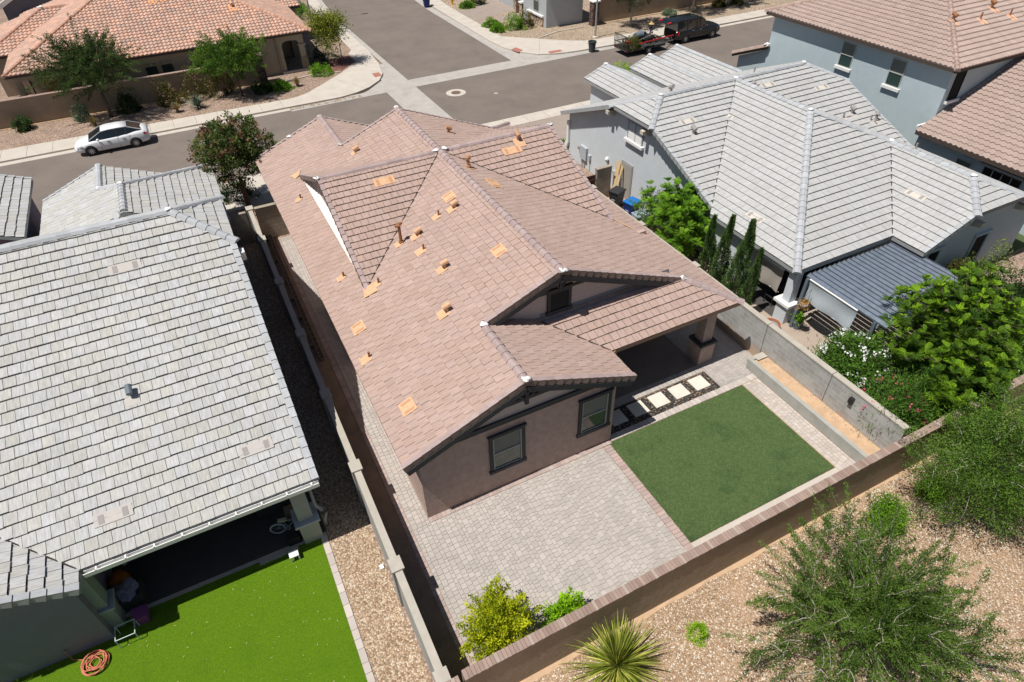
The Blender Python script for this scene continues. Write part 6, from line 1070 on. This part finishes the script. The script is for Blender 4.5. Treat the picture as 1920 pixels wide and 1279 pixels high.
wheelie(16.75, 14.0, -1.2, plastic_black, plastic_black, 'black wheeled bin standing by the beige side door'); wheelie(16.75, 12.6, -1.35, plastic_navy, plastic_blue, 'blue-lidded wheeled bin between the mauve and pale blue houses'); wheelie(23.75, 60.8, -1.6, plastic_navy, plastic_navy, 'navy blue wheeled bin at the kerb of the side street', z0=RZ0)
t = thing('storage_tub', 'pale plastic tub beside the blue-lidded bin', 'tub', (16.85, 11.75, 0)); m = MB(); loftsec(m, [[(16.85-a, 11.75-b, z), (16.85+a, 11.75-b, z), (16.85+a, 11.75+b, z), (16.85-a, 11.75+b, z)] for a, b, z in ((.28, .38, .02), (.36, .46, .55), (.38, .48, .6), (.33, .43, .6), (.30, .40, .5))]); m.build('tub_body', mat('tub_pale', (.36, .44, .50), .5, .05, 5), t); m = MB(); m.blob((16.85, 11.75, .52), .28, 6, 0, 7, .5, .25); m.build('crumpled_bag', mat('bag_film', (.34, .40, .42), .4, .2, 12), t)
t = thing('barrel', 'dark grey barrel standing at the kerb left of the trailer', 'barrel', (30.7, 38.4, RZ0)); m = MB(); m.lathe((30.7, 38.4, RZ0), [(.27, .0), (.30, .4), (.34, .82), (.38, .83), (.38, .90), (.33, .90), (.31, .75), (.0, .7)], 20); m.build('barrel_body', mat('barrel_grey', (.045, .055, .055), .6, .1, 6), t)
for s in (-1, 1): m = MB(); m.bar((30.7+s*.38, 38.3, RZ0+.72), (30.7+s*.38, 38.5, RZ0+.72), .04, .05); m.build('handle', MATS['barrel_grey'], t)
def lamp(x, y, dx, dy, lb):
    t = thing('street_lamp', lb, 'street lamp', (x, y, 0), 'street lamps'); m = MB(); m.tube([(x, y, .12), (x, y, 8.0)], [.085, .055], 12); m.tube([(x, y, 7.6), (x+dx*1.0, y+dy*1.0, 8.0), (x+dx*1.9, y+dy*1.9, 8.1)], [.04, .035, .03], 8); m.build('pole', pole_grey, t); m = MB(); m.lathe((x, y, 0), [(.26, 0), (.26, .08), (.14, .14)], 16); m.build('base', concrete, t)
    m = MB(); d = Vector((dx, dy, 0)); m.obox((x+dx*2.2, y+dy*2.2, 8.1), d, Vector((-dy, dx, 0)), Vector((0, 0, 1)), .33, .14, .06); m.build('lamp_head', pole_grey, t)
lamp(33.0, 41.45, 0, -1, 'tall grey street lamp beside the brick pillar, right of the intersection'); lamp(11.3, 61.6, 1, 0, 'tall grey street lamp beyond the red roof, left of the side street')
t = thing('fire_hydrant', 'yellow fire hydrant on the gravel at the top edge', 'hydrant', (26.4, 59.9, 0)); m = MB(); m.lathe((26.4, 59.9, 0), [(.17, 0), (.17, .05), (.11, .06), (.11, .55), (.15, .56), (.13, .68), (.05, .76), (.03, .8)], 14); m.build('hydrant_body', yellow_paint, t)
for s in (-1, 1): m = MB(); m.tube([(26.4, 59.9, .42), (26.4+s*.2, 59.9, .42)], .06, 8); m.build('nozzle', yellow_paint, t)
# ------------------------------------------------------------------ side yard of the pale blue house
t = thing('side_gate', 'brown wooden side gate beside the beige door', 'gate', (15.5, 15.25, 0)); m = MB(); [m.box(14.98+i*.14, 15.2, .05, 15.10+i*.14, 15.23, 1.6) for i in range(8)]; m.build('board_panel', mat('gate_wood', (.10, .045, .035), .8, .2, 8), t); m = MB(); m.box(14.96, 15.17, .35, 16.12, 15.2, .45); m.box(14.96, 15.17, 1.25, 16.12, 15.2, 1.35); m.build('rail', MATS['gate_wood'], t)
m = MB(); m.box(16.15, 15.15, 0, 17.1, 15.35, 1.85); m.box(16.12, 15.12, 1.853, 17.1, 15.38, 1.92); tag(m.build('block_wall', cmu_x), 'short block return wall behind the black wheeled bin', 'wall')
q = random.Random(5)
for i in range(5):
    m = MB(); y = 15.0-i*.13; m.bar((17.1-.05*i, y, .02), (17.7, y+.35+q.random()*.2, 1.55+q.random()*.45), .09, .03); tag(m.build('plank', mat('lumber', (.50, .36, .19), .85, .15, 9)), 'pale wooden plank leaning on the wall beside the black bin', 'plank', 'planks leaning on the side wall')
t = thing('terracotta_bowl', 'wide terracotta bowl on the grass strip behind the block wall', 'bowl', (16.5, 1.9, .02)); m = MB(); m.lathe((16.5, 1.9, .02), [(.16, 0), (.22, .12), (.36, .3), (.38, .34), (.33, .34), (.30, .24), (.0, .22)], 22); m.build('bowl_body', mat('terracotta', (.34, .13, .07), .7, .1, 9), t)
m = MB(); m.lathe((16.5, 1.9, .27), [(.29, 0), (.0, .01)], 16); m.build('water', glassmat('water_pale', (.25, .29, .31), .1), t)
def potted(x, y, r, h, lb, pm_, lm, seed, z0=.02):
    t = thing('potted_plant', lb, 'plant', (x, y, z0)); m = MB(); m.lathe((x, y, z0), [(r*.7, 0), (r, h), (r*1.08, h), (r*.9, h*.9), (0, h*.88)], 16); m.build('pot', pm_, t); R = np.random.default_rng(seed); n = 260; P = np.array([x, y, z0+h+r*.7])+R.normal(size=(n, 3))*np.array([r*.6, r*.6, r*.6]); v, f = leafquads(P, rdir(R, n, .5), np.full(n, .11), np.full(n, .05), R); npmesh('foliage', v, f, ctone(R, n, .7), lm, t, (x, y, z0)); return t
potted(17.55, 1.45, .2, .4, 'green plant in a grey pot behind the leaning patio post', plastic_grey, lm_green, 5)
t = thing('hanging_basket', 'hanging basket of dry orange plant beside the pergola post', 'basket', (17.1, 1.15, 1.5)); m = MB(); m.lathe((17.1, 1.15, 1.5), [(.05, 0), (.16, .08), (.19, .18), (.0, .17)], 14); m.build('basket', MATS['mortar_pale'], t); m = MB(); [m.bar((17.1+.18*math.cos(a), 1.15+.18*math.sin(a), 1.68), (17.35, 1.2, 2.3), .01) for a in (0, 2.1, 4.2)]; m.build('chain', black_metal, t)
R = np.random.default_rng(3); n = 260; v, f = leafquads(np.array([17.1, 1.15, 1.66])+R.normal(size=(n, 3))*.11, rdir(R, n, 0), np.full(n, .11), np.full(n, .03), R, .3); npmesh('foliage', v, f, ctone(R, n, .5), leafmat('leaf_dry_orange', (.42, .20, .04), (.58, .36, .10)), t, (17.1, 1.15, 1.5))
# slatted metal patio cover with its posts and roller shades
t = thing('pergola', 'slatted metal patio cover casting striped shade beside the pale blue house', 'pergola', (20.2, 0, 0)); N1 = Vector((math.cos(.5), 0, math.sin(.5))); N2 = Vector((-math.sin(.5), 0, math.cos(.5))); Y1 = Vector((0, 1, 0)); sm = mat('slat_steel', (.30, .35, .42), .3, .2, 4, metal=.8)
for i in range(19):
    m = MB(); x = 17.72+i*.278; m.obox((x, -.1, 2.52), N1, Y1, N2, .075, 1.92, .008); m.obox((x+.075, -.1, 2.57), Vector((1, 0, 0)), Y1, Vector((0, 0, 1)), .008, 1.92, .035); m.obox((x-.075, -.1, 2.46), Vector((1, 0, 0)), Y1, Vector((0, 0, 1)), .008, 1.92, .03); m.build('slat', sm, t)
for y in (1.72, -1.7): m = MB(); m.box(17.6, y-.03, 2.25, 22.95, y+.03, 2.41); m.build('beam', metal_grey, t)
for (x, y, xb, yb) in [(17.62, 1.68, 17.42, 1.62), (17.68, -1.55, 17.68, -1.55), (22.9, -1.6, 22.9, -1.6)]: m = MB(); m.bar((xb, yb, 0), (x, y, 2.42), .13, .13, up=(1, 0, 0)); m.build('post', mat('post_slate', (.13, .165, .20), .5, .06, 4, metal=.2), t)
def shade(name, lb, x, ya, yb, zt, zb, m_, slope=0., grp=None):
    t = thing('roller_shade', lb, 'shade', (x, (ya+yb)/2, zb), grp); m = MB(); n = 14; V = []; F = []
    for j in range(9):
        for i in range(n+1):
            u = i/n; v = j/8; V.append((x+.05*math.sin(u*9+v*2)*v+.03*math.sin(v*5), ya+(yb-ya)*u+.04*math.sin(v*3)*(u-.5), zt+(zb+slope*u-zt)*v))
    F = [[j*(n+1)+i, j*(n+1)+i+1, (j+1)*(n+1)+i+1, (j+1)*(n+1)+i] for j in range(8) for i in range(n)]; m.add(V, F); m.build('shade_cloth', m_, t, smooth=True); m = MB(); m.tube([(x, ya, zt+.03), (x, yb, zt+.03)], .035, 8); m.build('roller', white_paint, t); m = MB(); m.tube([(x+.03, ya, zb), (x+.03, yb, zb+slope)], .018, 6); m.build('hem_bar', white_paint, t)
shade('a', 'pale grey roller shade hanging from the edge of the slatted patio cover', 17.56, 1.55, -.8, 2.46, 1.55, cloth_grey, -.05); shade('b', 'beige roller shade hanging under the roof behind the slim cypress trees', 17.42, 4.15, 2.75, 2.25, 1.12, cloth_beige)
t = thing('wall_light', 'small black lantern on the grey block wall above the planter', 'wall light', (14.66, -3.47, 1.4)); m = MB(); m.box(14.58, -3.55, 1.32, 14.715, -3.39, 1.55); m.box(14.62, -3.5, 1.25, 14.68, -3.44, 1.32); m.build('lantern', black_metal, t)
t = thing('patio_chair', 'dark metal chair in the shade under the pale blue house patio', 'chair', (17.9, 3.3, .03)); m = MB(); m.box(17.65, 3.05, .42, 18.15, 3.55, .46); m.build('seat', black_metal, t); m = MB(); m.box(18.11, 3.05, .5, 18.15, 3.55, .95); m.build('backrest', black_metal, t)
for a in (17.67, 18.13):
    for b in (3.07, 3.53): m = MB(); m.box(a-.015, b-.015, .03, a+.015, b+.015, .42); m.build('leg', black_metal, t)
# ------------------------------------------------------------------ things on the left neighbour's patio and lawn
def ring(m, c, r, w, n=28, ax=(0, 1, 0)):
    ax = Vector(ax).normalized(); a = ax.cross(Vector((0, 0, 1))).normalized(); b = ax.cross(a); c = Vector(c); m.tube([c+(a*math.cos(6.2832*k/n)+b*math.sin(6.2832*k/n))*r for k in range(n+1)], w, 6, cap=False)
t = thing('child_bicycle', "child's bicycle with pale tyres standing by the patio column", 'bicycle', (-4.05, 1.62, .03)); fr = mat('bike_frame', (.32, .30, .42), .4, .03, 5); wt = mat('pale_tyre', (.50, .53, .58), .7, .05, 5); d = Vector((.97, -.22, 0)).normalized(); b0 = Vector((-4.42, 1.70, .28)); f0 = b0+d*.78
for c, s in ((b0, 'rear'), (f0, 'front')):
    m = MB(); ring(m, c, .225, .026, 26, (d.y, -d.x, 0)); w = m.build('wheel', wt, t, smooth=True); m = MB(); [m.bar(c, c+(d*math.cos(k*.7)+Vector((0, 0, 1))*math.sin(k*.7))*.22, .006) for k in range(9)]; m.build('spokes', pole_grey, w)
m = MB(); bb = b0+d*.32+Vector((0, 0, -.02)); st_ = b0+d*.22+Vector((0, 0, .34)); hd = b0+d*.66+Vector((0, 0, .36)); m.tube([bb, st_], .018, 8); m.tube([bb, hd], .022, 8); m.tube([st_, hd-Vector((0, 0, .08))], .02, 8); m.tube([b0, bb], .014, 6); m.tube([b0, st_], .012, 6); m.tube([f0, hd, hd+Vector((0, 0, .12))], .018, 8); m.build('frame', fr, t)
m = MB(); m.tube([hd+Vector((0, 0, .12))+Vector((-d.y, d.x, 0))*.22, hd+Vector((0, 0, .14)), hd+Vector((0, 0, .12))-Vector((-d.y, d.x, 0))*.22], .014, 6); m.build('handlebar', white_paint, t)
m = MB(); m.obox(st_+Vector((0, 0, .05)), d, Vector((-d.y, d.x, 0)), Vector((0, 0, 1)), .13, .055, .025); m.build('saddle', mat('saddle_cream', (.55, .50, .36), .6, .05, 5), t); m = MB(); ring(m, bb-Vector((d.y, -d.x, 0))*-.05, .07, .012, 16, (d.y, -d.x, 0)); m.build('chainring', wt, t)
m = MB(); m.lathe((-3.66, 1.2, .04), [(.12, 0), (.17, .3), (.175, .31), (.15, .3), (.0, .04)], 18); tag(m.build('bucket', plastic_grey), 'grey bucket at the foot of the patio column', 'bucket')
m = MB(); m.box(-4.25, 1.05, .04, -3.85, 1.3, .36); m.box(-4.2, 1.1, .36, -3.9, 1.25, .40); tag(m.build('crate', plastic_black), 'black crate on the patio edge in front of the bicycle', 'crate')
t = thing('plastic_stool', 'tiny white plastic stool on the shaded edge of the bright lawn', 'stool', (-4.18, .6, 0)); m = MB(); m.box(-4.32, .48, .22, -4.04, .72, .25); m.build('seat', white_paint, t)
for a in (-4.3, -4.06):
    for b in (.5, .7): m = MB(); m.box(a-.02, b-.02, 0, a+.02, b+.02, .22); m.build('leg', white_paint, t)
m = MB(); m.box(-4.33, .75, .0, -4.02, .9, .2); tag(m.build('basket', mat('basket_grey', (.3, .3, .28), .8, .1, 9)), 'small grey basket beside the tiny white stool', 'basket')
m = MB(); m.box(-4.9, 2.5, .05, -3.9, 3.3, .42); m.box(-4.9, 3.1, .42, -3.9, 3.3, .8); m.box(-4.9, 2.5, .42, -4.75, 3.1, .6); tag(m.build('armchair', mat('armchair_dark', (.05, .045, .045), .9, .1, 6)), 'dark armchair deep in the shaded patio behind the bicycle', 'armchair')
m = MB(); m.box(-4.1, 1.95, .05, -3.7, 2.3, .45); m.prism([(-4.1, 1.95, .45), (-3.7, 1.95, .45), (-3.7, 1.8, .55), (-4.1, 1.8, .55)], (0, 0, .01)); tag(m.build('cardboard_box', mat('cardboard', (.24, .16, .10), .9, .08, 6)), 'brown cardboard box behind the bicycle', 'box')
m = MB(); m.box(-8.72, .55, .0, -8.35, .9, .3); m.box(-8.74, .53, .3, -8.33, .92, .35); tag(m.build('toy_box', mat('purple_plastic', (.20, .06, .18), .6, .05, 6)), 'purple box at the left end of the dark patio', 'box')
m = MB(); m.blob((-9.0, 2.1, .35), .3, 8, 0, 3, .2, .8); tag(m.build('pumpkin', mat('pumpkin_orange', (.42, .12, .02), .6, .1, 8), smooth=True), 'orange pumpkin-like ball in the shade of the left patio', 'decoration')
t = thing('side_table', 'thin white wire side table on the shaded lawn edge', 'table', (-8.9, .3, 0)); m = MB(); [m.bar(a, b, .02) for a, b in [((-9.15, .1, .4), (-8.65, .1, .4)), ((-8.65, .1, .4), (-8.65, .55, .4)), ((-8.65, .55, .4), (-9.15, .55, .4)), ((-9.15, .55, .4), (-9.15, .1, .4))]]; m.build('top_frame', mat('wire_white', (.5, .6, .6), .5, .03, 5), t)
for a in (-9.15, -8.65):
    for b in (.1, .55): m = MB(); m.bar((a, b, 0), (a, b, .4), .02); m.build('leg', MATS['wire_white'], t)
t = thing('cushion_stack', 'pale lilac crumpled blanket on a low seat in the left patio', 'blanket', (-8.75, 1.5, .1)); m = MB(); m.blob((-8.75, 1.45, .62), .3, 7, 0, 9, .7, .35); m.build('blanket', mat('lilac_cloth', (.28, .26, .36), .9, .1, 9), t); m = MB(); m.box(-9.1, 1.2, .04, -8.4, 1.75, .5); m.build('seat', MATS['armchair_dark'], t)
t = thing('garden_hose', 'coiled salmon-coloured garden hose on the bright lawn by the slate blue wall', 'hose', (-9.8, -.05, 0)); m = MB(); q = random.Random(4); pts = []
for k in range(260):
    a = k*.20; r = .24+.09*math.sin(k*.05)+.03*math.sin(k*.37); pts.append((-9.78+r*math.cos(a)*1.05+.03*math.sin(k*.11), -.05+r*math.sin(a)+.04*math.cos(k*.07), .03+.10*abs(math.sin(k*.043))+.02*math.sin(k*.5)))
pts += [(-10.1, .2, .05), (-10.35, .35, .03), (-10.4, .46, .35)]; m.tube(pts, .014, 6); m.build('hose', mat('hose_salmon', (.60, .19, .12), .5, .06, 9), t, smooth=True); m = MB(); m.tube([(-10.4, .5, .38), (-10.4, .42, .38)], .03, 8); m.build('tap', pole_grey, t)
m = MB(); m.box(-1.96, -1.05, .0, -1.84, -.9, .07); tag(m.build('stone_block', white_paint), 'loose pale block on the left gravel strip beside the wall', 'block')
t = thing('hanging_lantern', 'glass jar lantern on a stand at the left end of the patio', 'lantern', (-8.7, 2.3, .04)); m = MB(); m.tube([(-8.7, 2.3, .04), (-8.7, 2.3, .7)], .02, 6); m.build('stand', black_metal, t); m = MB(); m.lathe((-8.7, 2.3, .7), [(.06, 0), (.08, .1), (.05, .2), (.0, .22)], 12); m.build('jar', glassmat('jar_glass', (.3, .32, .33), .1), t)
